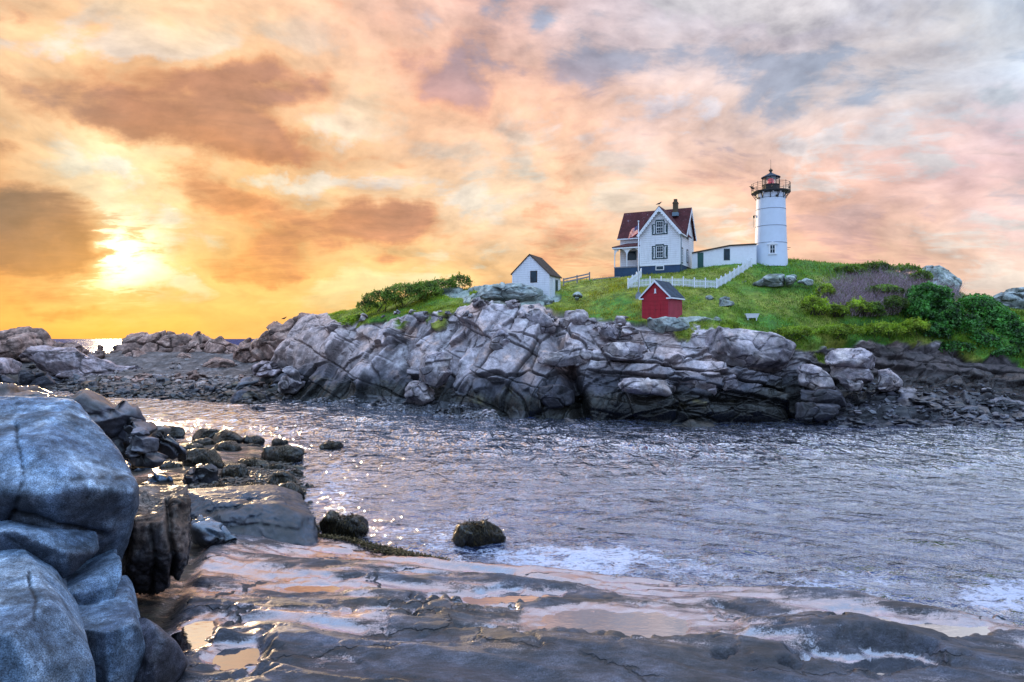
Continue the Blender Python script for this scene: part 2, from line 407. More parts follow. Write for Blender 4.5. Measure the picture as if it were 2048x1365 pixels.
def rockmat(name, scale=1., wet=None, rough=.75, bumpd=.05, spec=.35, colk=1., streak=0, grain=.35, hairs=1):
    """base colour comes from the 'col' attribute (mineral, lichen, tide mark, painted shade on tops and undersides); the shader adds grain and stains"""
    m, g, out = mat(name); p = g.geo('Position'); o = p
    c = g.attr('col', 'Color'); cr = g.attr('crack')
    n1 = g.noise(o, 1.6*scale, 8, .68); n2 = g.noise(o, 14*scale, 6, .75); n3 = g.noise(o, .33*scale, 4, .55, .6)
    vv_ = g.voro(g.v('ADD', o, g.v('SCALE', g.noise(o, 2*scale, 3, .6, color=True), .5)), 1.1*scale, 'DISTANCE_TO_EDGE')
    k = g.rng(n1, .3, .72, .52, 1.42)*g.rng(n3, .32, .68, .62, 1.3)*g.rng(n2, .3, .7, 1-grain, 1+grain)
    hair = 1-g.rng(vv_, .0, .012, .45, 0)*g.rng(g.noise(o, .9*scale, 3, .6), .52, .60)*hairs
    if streak:
        st = g.noise(g.v('MULTIPLY', o, (1, 1, .14)), 1.5*scale, 6, .7); k = k*g.rng(st, .3, .7, 1-streak, 1+streak*.6)
    k = k*hair*g.rng(cr, 0, 1, 1.0, .28)*colk
    col = g.v('MULTIPLY', c, g.comb(k, k, k))
    tint = g.noise(g.v('ADD', o, (31, 7, 3)), .9*scale, 5, .6)
    col = g.mix(g.rng(tint, .52, .72)*.35, col, g.v('MULTIPLY', col, (1.25, .92, .72)))
    col = g.mix(g.rng(tint, .48, .28)*.35, col, g.v('MULTIPLY', col, (.82, .98, 1.2)))
    h = n1*.8+n2*.2
    nr = g.bump(h, .9, bumpd)
    w = g.attr('wet')
    ro = g.rng(w, 0, 1, rough, .22)+(n2-.5)*.25
    b = pbsdf(g, col, ro, nr, spec)
    g.l.new(b.outputs[0], out.inputs[0]); return m
def leafmat(name, a, b_, trans=.35, rough=.5):
    m, g, out = mat(name); c = g.attr('col', 'Color'); n = g.noise(g.geo('Position'), 1.1, 4, .6); n2 = g.noise(g.geo('Position'), 6.0, 3, .6)
    col = g.mix(g.rng(n*.6+n2*.4, .32, .68), a, b_); col = g.v('MULTIPLY', col, c)
    p = pbsdf(g, col, rough, None, .35)
    t = g.n.new('ShaderNodeBsdfTranslucent'); g.put(t.inputs[0], g.v('MULTIPLY', col, (1.3, 1.35, .6)))
    g.l.new(mixs(g, trans, p.outputs[0], t.outputs[0]), out.inputs[0]); return m
M = {}
M['rock'] = rockmat('granite', 1.0)
M['rocknear'] = rockmat('granite_near', 2.6, bumpd=.03, grain=.85, streak=.35, hairs=0)
M['rockwet'] = rockmat('granite_wet', 2.0, bumpd=.03, rough=.5, spec=.8)
M['white'] = siding('white_clapboard', (.74, .76, .82), .30, .16, 1.0)
M['whiteplain'] = simple('white_paint', (.74, .77, .83), .5, .06, 3)
M['tower'] = simple('white_iron_paint', (.60, .68, .80), .42, .05, 1.2)
M['band'] = simple('grey_seam', (.30, .34, .42), .5)
M['maroon'] = shingle('maroon_shingle', (.105, .026, .030), (.34, .28, .34))
M['brownroof'] = shingle('brown_shingle', (.085, .060, .045))
M['slate'] = shingle('slate_shingle', (.060, .085, .12))
M['red'] = siding('red_board', (.38, .014, .028), .5, .25, .35)
M['redside'] = siding('red_shingle_wall', (.40, .04, .07), .12, .3, .8)
M['navy'] = simple('navy_foundation', (.018, .050, .115), .6, .25, 2)
M['teal'] = simple('dark_teal_trim', (.012, .045, .055), .5, .2)
M['greendoor'] = simple('green_door_paint', (.015, .085, .075), .5, .2)
M['brick'] = simple('chimney_brick', (.085, .062, .035), .8, .35, 6, .5)
M['black'] = simple('black_iron', (.018, .014, .014), .45, .3, 6)
M['blackrail'] = simple('rail_iron', (.05, .035, .028), .5, .3, 6)
M['greyrail'] = simple('grey_rail', (.22, .22, .26), .7, .2)
M['concrete'] = simple('concrete', (.24, .26, .30), .8, .2)
M['pipe'] = simple('downpipe', (.16, .24, .30), .5)
M['bird'] = simple('dark_feathers', (.02, .018, .017), .7)
m, g, out = mat('window_glass'); b = pbsdf(g, g.mix(g.rng(g.noise(g.tc('Object'), .9, 3), .3, .7), (.004, .018, .03), (.012, .045, .07)), .12, None, .35, 1.45); g.l.new(b.outputs[0], out.inputs[0]); M['glass'] = m
m, g, out = mat('lantern_glass'); gl = g.n.new('ShaderNodeBsdfGlossy'); gl.inputs['Roughness'].default_value = .03; tr = g.n.new('ShaderNodeBsdfTransparent'); tr.inputs[0].default_value = (.94, .96, .97, 1)
g.l.new(mixs(g, .14, tr.outputs[0], gl.outputs[0]), out.inputs[0]); M['lglass'] = m
m, g, out = mat('red_lens'); b = pbsdf(g, (.75, .02, .05, 1), .15, None, .8); b.inputs['Emission Color'].default_value = (1, .03, .06, 1); b.inputs['Emission Strength'].default_value = .35; g.l.new(b.outputs[0], out.inputs[0]); M['lens'] = m
# ------------------------------------------------------------------ headland: cliff, turf, crest (one terrain sheet)
Z = lambda z, d: ('z', z, d)
# rows: 0 sea bed, 1 waterline, 2 foot, 3 lower, 4 middle, 5 brow, 6 terrace, 7 mid hill, 8 crest, 9 plateau, 10 back, 11 far sea bed
PROF = {
 500: [Z(-2.5,95),Z(-2.3,98),Z(-2.1,100),Z(-2,103),Z(-1.5,107),Z(-1,113),Z(-1,116),Z(-1,119),Z(-1,123),Z(-1,128),Z(-2,140),Z(-2,150)],
 545: [Z(-1.5,94),Z(-.8,97),Z(-.2,99.5),Z(.5,103),(758,107),(722,113),(712,116),(706,119),(700,123),(702,128),Z(3,140),Z(-2,150)],
 600: [Z(-1.5,93),Z(-.1,95.5),(797,97.5),(762,100),(720,104),(668,110),(650,113),(643,117),(638,121),(641,127),Z(7,140),Z(-2,152)],
 680: [Z(-1.5,90),Z(-.1,92.5),(799,94.5),(750,97),(700,100),(650,104.5),(641,107),(634,111),(626,115),(630,122),Z(8,140),Z(-2,154)],
 760: [Z(-1.5,86),Z(0,88.5),(801,91),(745,93.5),(690,96),(636,100),(628,103),(618,108),(604,113),(605,121),Z(9,140),Z(-2,155)],
 880: [Z(-1.5,75),Z(0,78),(814,83.5),(752,86),(690,88.5),(628,92),(613,96),(600,101),(582,107),(582,116),Z(10,138),Z(-2,155)],
 1020:[Z(-1.5,70),Z(0,73),(832,76.5),(762,79),(690,82),(620,86.5),(608,90.5),(580,94),(572,102),(574,112),Z(10,135),Z(-2,155)],
 1150:[Z(-1.5,69),Z(0,72),(840,74),(772,76.5),(702,79.5),(642,84),(624,88),(592,93),(564,102),(564,112),Z(11,135),Z(-2,155)],
 1270:[Z(-1.5,68),Z(0,71),(843,72.5),(782,74.2),(716,76.5),(655,79),(634,81.5),(586,87.5),(554,96.0),(547,106),Z(12,132),Z(-2,155)],
 1400:[Z(-1.5,67),Z(0,70),(846,71.3),(792,72.8),(730,75),(663,78.5),(636,81.5),(577,88),(539,98.5),(534,108),Z(12,132),Z(-2,155)],
 1480:[Z(-1.5,67),Z(0,70),(847,71.3),(797,73),(738,75),(676,78),(650,81),(590,87.5),(524,99),(520,109),Z(12,130),Z(-2,155)],
 1550:[Z(-1.5,67),Z(0,70),(847,71.3),(801,73),(748,75),(692,78.3),(657,81),(598,88),(520,99.5),(516.5,109),Z(12,130),Z(-2,155)],
 1620:[Z(-1.5,66.5),Z(0,69.7),(848,71),(812,73),(772,76.5),(705,80),(664,81.8),(602,88),(524,100.5),(521,109),Z(12,130),Z(-2,155)],
 1750:[Z(-1.5,66),Z(0,69),(850,70.5),(818,74),(778,79),(690,84),(652,86),(600,91),(534,102),(531,110),Z(11,130),Z(-2,155)],
 1870:[Z(-1.5,65.5),Z(0,68.5),(850,70.3),(822,74),(786,79),(706,84.5),(657,87),(604,92),(566,101),(564,110),Z(10,130),Z(-2,155)],
 1960:[Z(-1.5,65.5),Z(0,68.5),(851,70.2),(824,73.5),(790,78.5),(716,84),(664,87),(622,92),(606,98),(603,108),Z(9,128),Z(-2,150)],
 2048:[Z(-1.5,65),Z(0,68.2),(851,70),(826,73),(792,78),(722,83),(680,86),(640,90),(612,95),(606,105),Z(8,125),Z(-2,150)],
 2300:[Z(-1.5,63),Z(0,66),(850,68),(830,71),(795,76),(735,81),(700,84),(665,88),(640,93),(636,103),Z(6,120),Z(-2,145)],
 2700:[Z(-1.5,60),Z(0,63),(850,65),(835,68),(800,73),(750,78),(720,81),(690,85),(665,90),(662,100),Z(4,115),Z(-2,140)],
}
PX = sorted(PROF); NR = 12
CT = np.array([[(c[1], c[2]) if c[0] == 'z' else (CZ-(c[0]-HY)/F*c[1], c[1]) for c in PROF[p]] for p in PX])   # (col,row,(z,d))
UP = np.concatenate([np.arange(500, 1990, 1.7), np.arange(1990, 2110, 2.2), np.arange(2110, 2700, 8)])
def colprof(px):
    out = np.zeros((len(px), NR, 2))
    for r in range(NR):
        for k in range(2):
            a = 0
            for off, w in ((-26, .2), (-13, .25), (0, .1), (13, .25), (26, .2)):
                a = a+w*np.interp(px+off, PX, CT[:, r, k])
            out[:, r, k] = a
    return out
CP = colprof(UP)
SUB = [8, 14, 44, 52, 52, 26, 22, 30, 10, 8, 5]          # samples per strip
tv = np.concatenate([np.arange(n)/n+i for i, n in enumerate(SUB)]+[[11.0]])
# rounded profile: blend of straight and eased interpolation
i0 = np.minimum(tv.astype(int), NR-2); fr = tv-i0
Zg = CP[:, i0, 0]*(1-fr)+CP[:, i0+1, 0]*fr; Dg = CP[:, i0, 1]*(1-fr)+CP[:, i0+1, 1]*fr
kern = np.array([.1, .2, .4, .2, .1])
def blurv(a, n=3):
    for _ in range(n):
        b = a.copy(); b[:, 2:-2] = sum(k*a[:, i:a.shape[1]-4+i] for i, k in enumerate(kern)); a = b
    return a
Zg = blurv(Zg, 4); Dg = blurv(Dg, 4)
NU, NV = Zg.shape
PXg = np.repeat(UP[:, None], NV, 1); Tg = np.repeat(tv[None], NU, 0)
V = np.stack([(PXg-1024)/F*Dg, Dg, Zg], 2)
du = np.gradient(V, axis=0); dv = np.gradient(V, axis=1)
Nn = np.cross(du, dv); Nn /= np.linalg.norm(Nn, axis=2, keepdims=True)+1e-9
p = V.reshape(-1, 3); nrm = Nn.reshape(-1, 3); px_ = PXg.ravel(); t_ = Tg.ravel()
if nrm[:, 2].mean() < 0: nrm = -nrm
# where bare rock is, where turf is
brow = 5.0+.0*px_
br_n = fbm(p, .22, 4, .5, 5)
edge = 5.15+br_n*.9
edge = edge+.55*np.exp(-((px_-1060)/110)**2)-.25*np.exp(-((px_-790)/90)**2)+.5*np.exp(-((px_-1320)/60)**2)*.5
edge = np.where(px_ < 690, edge+sst(690, 620, px_)*6, edge)
turf = sst(-.03, .035, t_-edge+.10*fbm(p, 1.3, 4, .6, 6))
# bare patches in the turf: lichened slabs left of and below the white shed
pz = CZ-0*px_; rowpy = HY-(p[:, 2]-CZ)/p[:, 1]*F
def blob(cx, cy, sx, sy): return np.exp(-((px_-cx)/sx)**2-((rowpy-cy)/sy)**2)
pn = fbm(p, .35, 4, .55, 9)
patch = blob(1010, 580, 75, 9)+blob(1085, 598, 45, 14)+blob(1000, 612, 60, 8)+blob(960, 600, 40, 9)+.6*blob(1180, 640, 60, 8)+.7*blob(1400, 640, 60, 7)+blob(905, 588, 30, 7)+.75*blob(1330, 648, 60, 9)
patch = sst(.50, .56, patch+pn*.35)*(t_ > 4.6)*(t_ < 9)
turf = turf*(1-patch)
rockw = 1-turf
# joint blocks: steep pillars on the left, tilted beds on the right
lr = sst(1130, 1230, px_)
RL = rotm(8, -14, 20); RR = rotm(-6, 13, -8)
oL, cL, hL = blocks(p, (5.2, 5.6, 7.5), RL, 1.1, 1.0, .25, .010, .12, 3, .05)
oL2, cL2, hL2 = blocks(p, (2.1, 2.3, 3.6), RL, .22, .42, .08, .014, .14, 23, .02)
oR, cR, hR = blocks(p, (7.0, 6.0, 2.3), RR, .70, .55, .25, .015, .16, 43, .15, .10)
oR2, cR2, hR2 = blocks(p, (3.2, 3.0, 1.0), RR, .18, .32, .08, .02, .2, 63, .03)
sel = sst(-.25, .25, fbm(p, .17, 3, .5, 70)); oL2 = oL2*(.15+.95*sel); cL2 = cL2*sel; oR2 = oR2*(.3+.8*sel); cR2 = cR2*(.3+.7*sel)
j1, k1 = joints(p, (.86, .1, -.5), 3.0, .70, .60, .08, 601); j2, k2_ = joints(p, (.35, .0, .94), 3.8, .50, .45, .07, 611, .3)
j3, k3 = joints(p, (.17, .10, .98), 1.45, .70, .50, .07, 621, .35); j4, k4 = joints(p, (.93, .1, .3), 5.0, .45, .5, .07, 631)
oL = oL*.75+j1+j2*.7; cL = np.maximum(cL, np.maximum(k1, k2_*.8)); oR = oR*.6+j3+j4*.6; cR = np.maximum(cR, np.maximum(k3, k4*.8))
o = (oL+oL2)*(1-lr)+(oR+oR2)*lr; crk = np.maximum(cL, cL2*.7)*(1-lr)+np.maximum(cR, cR2*.6)*lr
hh = (hL*.6+hL2*.4)*(1-lr)+(hR*.6+hR2*.4)*lr
o = o+fbm(p, .10, 2, .5, 77)*1.6+fbm(p, .8, 5, .5, 78)*.22
# cliff strength along the profile
amp = np.interp(t_, [0, 1, 1.6, 2.2, 4.6, 5.2, 6.2, 9, 10, 11], [.15, .25, .6, 1, 1, .62, .40, .35, .8, .3])
bluff = sst(1590, 1650, px_)*sst(3.6, 4.0, t_)*sst(5.4, 5.0, t_)
disp = o*amp*rockw+turf*(fbm(p, .16, 3, .5, 80)*.25+fbm(p, .9, 4, .5, 81)*.09)
disp = disp-bluff*(.9+fbm(p, .5, 4, .5, 84)*.6)
# deep clefts seen in the cliff: below the shed and at the recess
nz = nrm.copy(); nz[:, 2] *= .55; nz /= np.linalg.norm(nz, axis=1, keepdims=True)
for cpx, ct, spx, st_, dp, sl in ((1150, 2.6, 16, 1.5, 3.2, 20), (905, 3.0, 10, 1.2, 1.6, -14), (1000, 2.0, 60, .35, 1.2, 0), (1250, 1.9, 120, .35, 1.6, 0), (1120, 3.9, 12, .8, 1.4, 20), (1600, 3.4, 16, 1.3, 2.0, 10), (700, 2.2, 30, .35, .9, 0), (1500, 2.1, 160, .22, 1.0, 0), (1420, 2.9, 160, .12, .7, 0)):
    m_ = np.exp(-((px_-cpx-(t_-ct)*-sl)/spx)**2-((t_-ct)/st_)**2)
    disp = disp-dp*m_
P2 = p+nz*disp[:, None]
# turf lip overhangs a little
P2[:, 2] += turf*sst(6.5, 5.0, t_)*.12
# colours
cn = fbm(p, .5, 5, .6, 90); cn2 = fbm(p, .12, 3, .5, 91)
def mixc(a, b, f): return a*(1-f[:, None])+np.array(b)*f[:, None]
c = np.tile(np.array([.40, .345, .365]), (len(p), 1))
c = c*(.62+.62*hh)[:, None]*(.70+.55*sst(-1.2, .9, o))[:, None]  # recessed rock is darker: crevice shade painted into the colour
c = mixc(c, (.54, .37, .31), sst(-.08, .34, cn+.3*cn2)*.8*(1-.5*lr))
c = mixc(c, (.60, .56, .58), sst(.15, .5, -cn)*.45); st_ = fbm(p*np.array([1, 1, .12]), .9, 4, .6, 97); c = mixc(c, (.13, .115, .13), sst(.12, .42, st_)*.6*sst(9.5, 6.5, p[:, 2]))
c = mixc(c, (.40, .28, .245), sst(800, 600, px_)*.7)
# lichened greenish slabs on the hill
c = mixc(c, (.25, .31, .27), patch*.8)
# tide marks
zz = P2[:, 2]+fbm(p, .35, 4, .5, 92)*1.1-.6*lr
dk = sst(6.4, 3.0, zz+fbm(p, .12, 3, .5, 98)*1.6); c = mixc(c, (.045, .048, .068), dk*.88)
wd = sst(3.5, 1.9, zz-1.4*sst(1450, 1650, px_)+fbm(p, .9, 4, .6, 93)*.7); c = mixc(c, (.018, .016, .012), wd*.93)
gold = sst(.25, .5, fbm(p, .55, 4, .5, 94))*sst(.6, 1.6, zz)*sst(3.6, 2.2, zz); c = mixc(c, (.12, .095, .035), gold*.55)
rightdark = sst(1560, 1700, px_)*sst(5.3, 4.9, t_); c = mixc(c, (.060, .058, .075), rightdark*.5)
soil = bluff; c = mixc(c, (.035, .022, .018), soil*.75)
pebb = sst(.2, .6, fbm(p, .2, 2, .5, 99)+.3)*(t_ < 2.2)*(t_ > .9)*sst(1180, 1060, px_); c = mixc(c, (.10, .10, .115), pebb*.8)
# turf
gn = fbm(p, .16, 4, .55, 95); gn2 = fbm(p, 1.1, 4, .6, 96)
gc = np.tile(np.array([.22, .33, .03]), (len(p), 1))
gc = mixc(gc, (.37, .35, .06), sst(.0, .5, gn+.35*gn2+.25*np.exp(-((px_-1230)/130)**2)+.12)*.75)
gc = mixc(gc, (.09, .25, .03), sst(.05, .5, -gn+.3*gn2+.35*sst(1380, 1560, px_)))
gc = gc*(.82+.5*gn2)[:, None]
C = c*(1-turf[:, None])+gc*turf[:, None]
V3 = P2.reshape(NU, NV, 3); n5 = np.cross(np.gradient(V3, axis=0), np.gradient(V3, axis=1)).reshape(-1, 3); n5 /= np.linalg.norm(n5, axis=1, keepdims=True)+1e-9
n5 = n5*np.sign((n5*nrm).sum(1).mean()); topshade = .55+.80*sst(-.35, .70, n5[:, 2]); C = C*np.where(turf > .5, 1, topshade)[:, None]  # shading painted into the rock colour: tops lightened, undersides darkened
wet = wd*.9+dk*.35
mt, g, out = mat('headland')
pz_ = g.geo('Position'); cA = g.attr('col', 'Color'); tf = g.attr('turf'); cr = g.attr('crack'); wtt = g.attr('wet')
n1 = g.noise(pz_, 1.5, 9, .66); n2 = g.noise(pz_, 9, 6, .7); n3 = g.noise(g.v('MULTIPLY', pz_, (1, 1, .35)), .8, 6, .65)
warp = g.v('ADD', pz_, g.v('SCALE', g.noise(pz_, 1.0, 4, .6, color=True), 1.1))
ve = g.voro(warp, .75, 'DISTANCE_TO_EDGE')
k = g.rng(n1, .28, .72, .66, 1.32)*g.rng(n2, .3, .7, .82, 1.16)*g.rng(n3, .3, .7, .74, 1.2)
k = k*(1-g.rng(ve, .0, .014, .35, 0)*g.rng(g.noise(pz_, .5, 3, .5), .48, .56)*(1-tf))*g.rng(cr, .1, .9, 1.0, .40)
col = g.v('MULTIPLY', cA, g.comb(k, k, k))
gn_ = g.noise(pz_, 2.6, 8, .75); col = g.mix(g.rng(gn_, .42, .66)*tf*.55, col, g.v('MULTIPLY', col, (.42, .62, .5)))
sp = g.noise(pz_, 22, 3, .8); col = g.mix(g.rng(sp, .60, .74)*tf*.5, col, g.v('MULTIPLY', col, (1.9, 1.6, 1.3)))
nb = g.bump(n1*.6+n2*.16+g.m('MINIMUM', ve, .05)*5*(1-tf)+gn_*tf*.9, .9, .16)
ro = g.rng(wtt, 0, 1, .82, .24)
b = pbsdf(g, col, ro, nb, .4)
g.l.new(b.outputs[0], out.inputs[0]); M['headland'] = mt
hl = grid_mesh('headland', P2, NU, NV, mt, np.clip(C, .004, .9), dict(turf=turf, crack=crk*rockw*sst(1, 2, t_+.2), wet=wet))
tag(hl, kind='structure')
# ground height under a photo column at a depth
HZ = P2[:, 2].reshape(NU, NV); HD = P2[:, 1].reshape(NU, NV)
def ground(px, d, lo=5.0):
    i = int(np.argmin(np.abs(UP-px))); m = tv >= lo
    dd = HD[i, m]; zz_ = HZ[i, m]; o_ = np.argsort(dd)
    return float(np.interp(d, dd[o_], zz_[o_]))
def gpt(px, d): return Vector(((px-1024)/F*d, d, ground(px, d)))
def on_hill(px, py, lo=5.0):
    """hillside point seen at a photo pixel"""
    i = int(np.argmin(np.abs(UP-px))); m = np.where((tv >= lo) & (tv <= 9))[0]
    r = HY-(HZ[i, m]-CZ)/HD[i, m]*F
    k_ = m[int(np.argmin(np.abs(r-py)))]
    return Vector(((px-1024)/F*HD[i, k_], HD[i, k_], HZ[i, k_]))
# ------------------------------------------------------------------ sea
SHORE = [(-200, 1000), (60, 985), (330, 868), (480, 884), (560, 905), (606, 945), (622, 1000), (640, 1075), (720, 1095), (900, 1128), (1100, 1150), (1300, 1164), (1450, 1182), (1600, 1190), (1750, 1215), (1900, 1238), (2048, 1262), (2300, 1290), (2700, 1330)]
SHXY = np.array([((a-1024)/F*dep(b, 0), dep(b, 0)) for a, b in SHORE])
def seg_dist(x, y, pl):
    best = np.full(len(x), 1e9)
    for (x0, y0), (x1, y1) in zip(pl[:-1], pl[1:]):
        dx_, dy_ = x1-x0, y1-y0; t = np.clip(((x-x0)*dx_+(y-y0)*dy_)/(dx_*dx_+dy_*dy_), 0, 1)
        best = np.minimum(best, np.hypot(x-x0-t*dx_, y-y0-t*dy_))
    return best
def inland(x, y):
    """signed distance to the near shore, positive on land (camera side)"""
    d = seg_dist(x, y, SHXY)
    poly = [(-400, 60)]+[tuple(q) for q in SHXY]+[(60, -60), (-400, -60)]
    inside = np.zeros(len(x), bool); n = len(poly)
    for i in range(n):
        x0, y0 = poly[i]; x1, y1 = poly[(i+1) % n]
        c = ((y0 > y) != (y1 > y)); xi = (x1-x0)*(y-y0)/((y1-y0) if y1 != y0 else 1e-9)+x0
        inside ^= c & (x < xi)
    return np.where(inside, d, -d)
ra = np.concatenate([np.geomspace(16, 125, 560), np.geomspace(126, 8500, 70)])
aa = np.radians(np.concatenate([np.linspace(-75, -42, 20, endpoint=False), np.linspace(-42, 42, 640), np.linspace(42.5, 75, 20)]))
A, R_ = np.meshgrid(aa, ra, indexing='ij')
x = (np.tan(np.clip(A, -1.2, 1.2))*R_).ravel(); y = R_.ravel()
q = np.stack([x, y, 0*x], 1)
fade = sst(400, 60, y)
def waves(x, y):
    h = 0
    for i, (L, am, an) in enumerate(((8.5, .10, 12), (4.6, .10, -22), (2.4, .085, 30), (1.3, .06, -8), (.75, .032, 40))):
        a_ = math.radians(an); u_ = (x*math.sin(a_)+y*math.cos(a_))/L; w_ = (x*math.cos(a_)-y*math.sin(a_))/(L*2.6)
        n_ = vnoise(np.stack([w_, u_, 0*u_+i*9], 1), 200+i)
        h = h+am*(1-np.abs(n_)*2.0)*1.0 if i < 3 else h+am*n_
    return h
sw = fbm(q, .05, 3, .5, 210)
calm = sst(-8, -28, x-(y-60)*.12)*sst(60, 85, y)      # sheltered far left inlet
h = waves(x, y)*fade*(1.0+.7*sw)*(1-.2*calm)
ld = inland(x, y)                                      # negative in the sea
near = sst(-7, 0, ld)
h = h*(1-.45*near)+near*fade*.05*fbm(q, .6, 3, .5, 211)
# foam: lace near the slab and round the rocks
lace = 1-np.abs(fbm(q*np.array([.7, 1.25, 1]), 1.1, 4, .55, 220))*5.5
lace2 = 1-np.abs(fbm(q*np.array([.6, 1.5, 1]), 2.6, 4, .55, 225))*4.5
patchy = fbm(q, .16, 3, .5, 230)
pxw = 1024+x/y*F; pyw = HY+CZ*F/y
def wblob(cx, cy, sx, sy): return np.exp(-((pxw-cx)/sx)**2-((pyw-cy)/sy)**2)
zone = sst(-6.5, -.3, ld)*(.10+.34*sst(-.2, .4, patchy))+.85*wblob(1180, 1120, 150, 24)+.5*wblob(850, 1075, 130, 22)+.9*wblob(2010, 1190, 90, 34)+.35*wblob(1720, 1165, 160, 14)+.45*wblob(560, 950, 40, 50)+.45*wblob(680, 960, 50, 60)+.35*wblob(1000, 1010, 250, 40)+.35*wblob(900, 850, 120, 6)
zone = zone*(y < 75)
foam = np.clip(sst(.15, 1.25, zone*1.1+.18*lace+.10*lace2-.05), 0, 1)
h = h+foam*.03
V = np.stack([x, y, h], 1)
shadow_sheen = 0
m, g, out = mat('sea'); p_ = g.geo('Position'); px3, py3, pz3 = g.xyz(p_)
far = g.rng(py3, 26, 62)
s1a = g.noise(g.v('MULTIPLY', p_, (1.0, 1.15, 1)), 1.15, 4, .60, .5)
s1b = g.noise(g.v('MULTIPLY', p_, (1.0, .40, 1)), .85, 3, .60, .5)
s2 = g.noise(g.v('MULTIPLY', p_, (1, 1.1, 1)), 6.5, 3, .6, .4)
s3 = g.noise(g.v('MULTIPLY', p_, (.35, .7, 1)), .55, 3, .55, .4)
s1 = s1a*(1-far)+s1b*far*2.0
clm = g.attr('calm')
nr = g.bump((s1*1.0+s2*.10*(1-far)+s3*.9)*(1-clm*.25), 1.0, .50)
fo = g.attr('foam')
lw = g.n.new('ShaderNodeFresnel'); lw.inputs['IOR'].default_value = 1.75; g.put(lw.inputs['Normal'], nr)
fres = g.m('MINIMUM', (g.rng(E(g, lw.outputs[0]), .085, .21, .06, 1.0)+g.attr('calm')*.55)*g.rng(py3, 150, 320, 1.0, .03), 1.0)
gls = g.n.new('ShaderNodeBsdfGlossy'); g.put(gls.inputs['Roughness'], g.rng(py3, 140, 900, .07, .30)); g.put(gls.inputs['Normal'], nr); gls.inputs["Color"].default_value = (.88, .93, 1.0, 1)
dif = g.n.new('ShaderNodeBsdfDiffuse'); g.put(dif.inputs['Normal'], nr)
g.put(dif.inputs['Color'], g.mix(g.rng(s3, .3, .7), (.006, .018, .085), (.012, .036, .15)))
sea_sh = mixs(g, fres, dif.outputs[0], gls.outputs[0])
fm = pbsdf(g, g.mix(g.noise(p_, 7, 4, .7), (.30, .40, .68), (.88, .86, .92)), .6, g.bump(g.noise(p_, 9, 5, .7), .8, .05), .3)
rd = g.m('ABSOLUTE', g.noise(g.v('MULTIPLY', p_, (.6, 1.0, 1)), 1.3, 7, .72, 1.2)-.5)
rd2 = g.m('ABSOLUTE', g.noise(g.v('MULTIPLY', p_, (.8, 1.2, 1)), 5.0, 5, .7, .8)-.5)
fk = g.rng(fo-rd*8.0-rd2*4.0, -.42, .42, 0, .85)
g.l.new(mixs(g, fk, sea_sh, fm.outputs[0]), out.inputs[0]); M['sea'] = m
sea = grid_mesh('sea', V, len(aa), len(ra), m, None, dict(foam=foam, calm=calm)); tag(sea, kind='structure')

# ------------------------------------------------------------------ near shore: slab, weedy gravel, rising ground to the left
xs = np.concatenate([np.arange(-70, -14, .5), np.arange(-14, 22, .075), np.arange(22, 60, .6)])
ys = np.concatenate([np.arange(-6, 12, .6), np.geomspace(12, 30, 250), np.arange(30.1, 56, .16)])
X, Y = np.meshgrid(xs, ys, indexing='ij'); x = X.ravel(); y = Y.ravel(); q = np.stack([x, y, 0*x], 1)
ld = inland(x, y)
pxs_ = 1024+x/np.maximum(y, 1)*F
# slab where px > 380, gravel shore on the left
bnd = np.interp(y, [0, 12, 16, 21, 24, 28.5, 31, 60], [-14, -9.0, -8.6, -10.0, -11.0, -12.5, -12.0, -9])   # slab's left border
slabm = sst(-.5, .3, x-bnd)*sst(31.2, 29.6, y)
base = .28*sst(0, 1.2, ld)+.75*(1-np.exp(-np.maximum(ld, 0)/7.0))
qa = np.stack([x*.97-y*.24, x*.24+y*.97, 0*x], 1)
und = fbm(qa*np.array([.20, .85, 1]), .85, 3, .5, 300)*.34+fbm(qa*np.array([.28, 1.5, 1]), 1.5, 4, .5, 301)*.085
ridge = 1-np.abs(fbm(qa*np.array([.22, 1.0, 1])+5, .55, 3, .5, 303))*4; und = und+.10*np.clip(ridge, 0, 1)
stp = fbm(qa*np.array([.24, 1.1, 1])+9, .75, 4, .5, 304); und = und+.085*sst(-.02, .02, stp)+.05*sst(.20, .225, stp)+.05*sst(-.24, -.215, stp)
lay = (0*x, 0*x); lay2 = (fbm(qa*np.array([.5, 1.6, 1]), 2.2, 4, .55, 306)*.035, 0*x)
fine = fbm(q, 3.2, 4, .5, 305)*.022
slab = base+(und+lay2[0])*sst(-.2, 1.5, ld)+fine
# bulges and steps read off the photograph: (px,py,rx,ry,height)
def W(px, py, z=.6): d_ = dep(py, z); return ((px-1024)/F*d_, d_)
BUL = [(1560,1300,4.2,1.5,.42),(1000,1360,7.0,.9,.28),(620,1290,2.6,1.3,.30),(1100,1340,4.0,1.1,.25),(700,1160,2.5,1.8,.22),(1800,1290,2.6,1.0,.2),(900,1240,2.2,.8,.16),(1500,1205,3.0,.8,.16),(420,1120,1.6,2.0,.25)]
for px, py, rx, ry, hgt in BUL:
    cx, cy = W(px, py); slab += hgt*np.exp(-((x-cx)/rx)**2-((y-cy)/ry)**2)
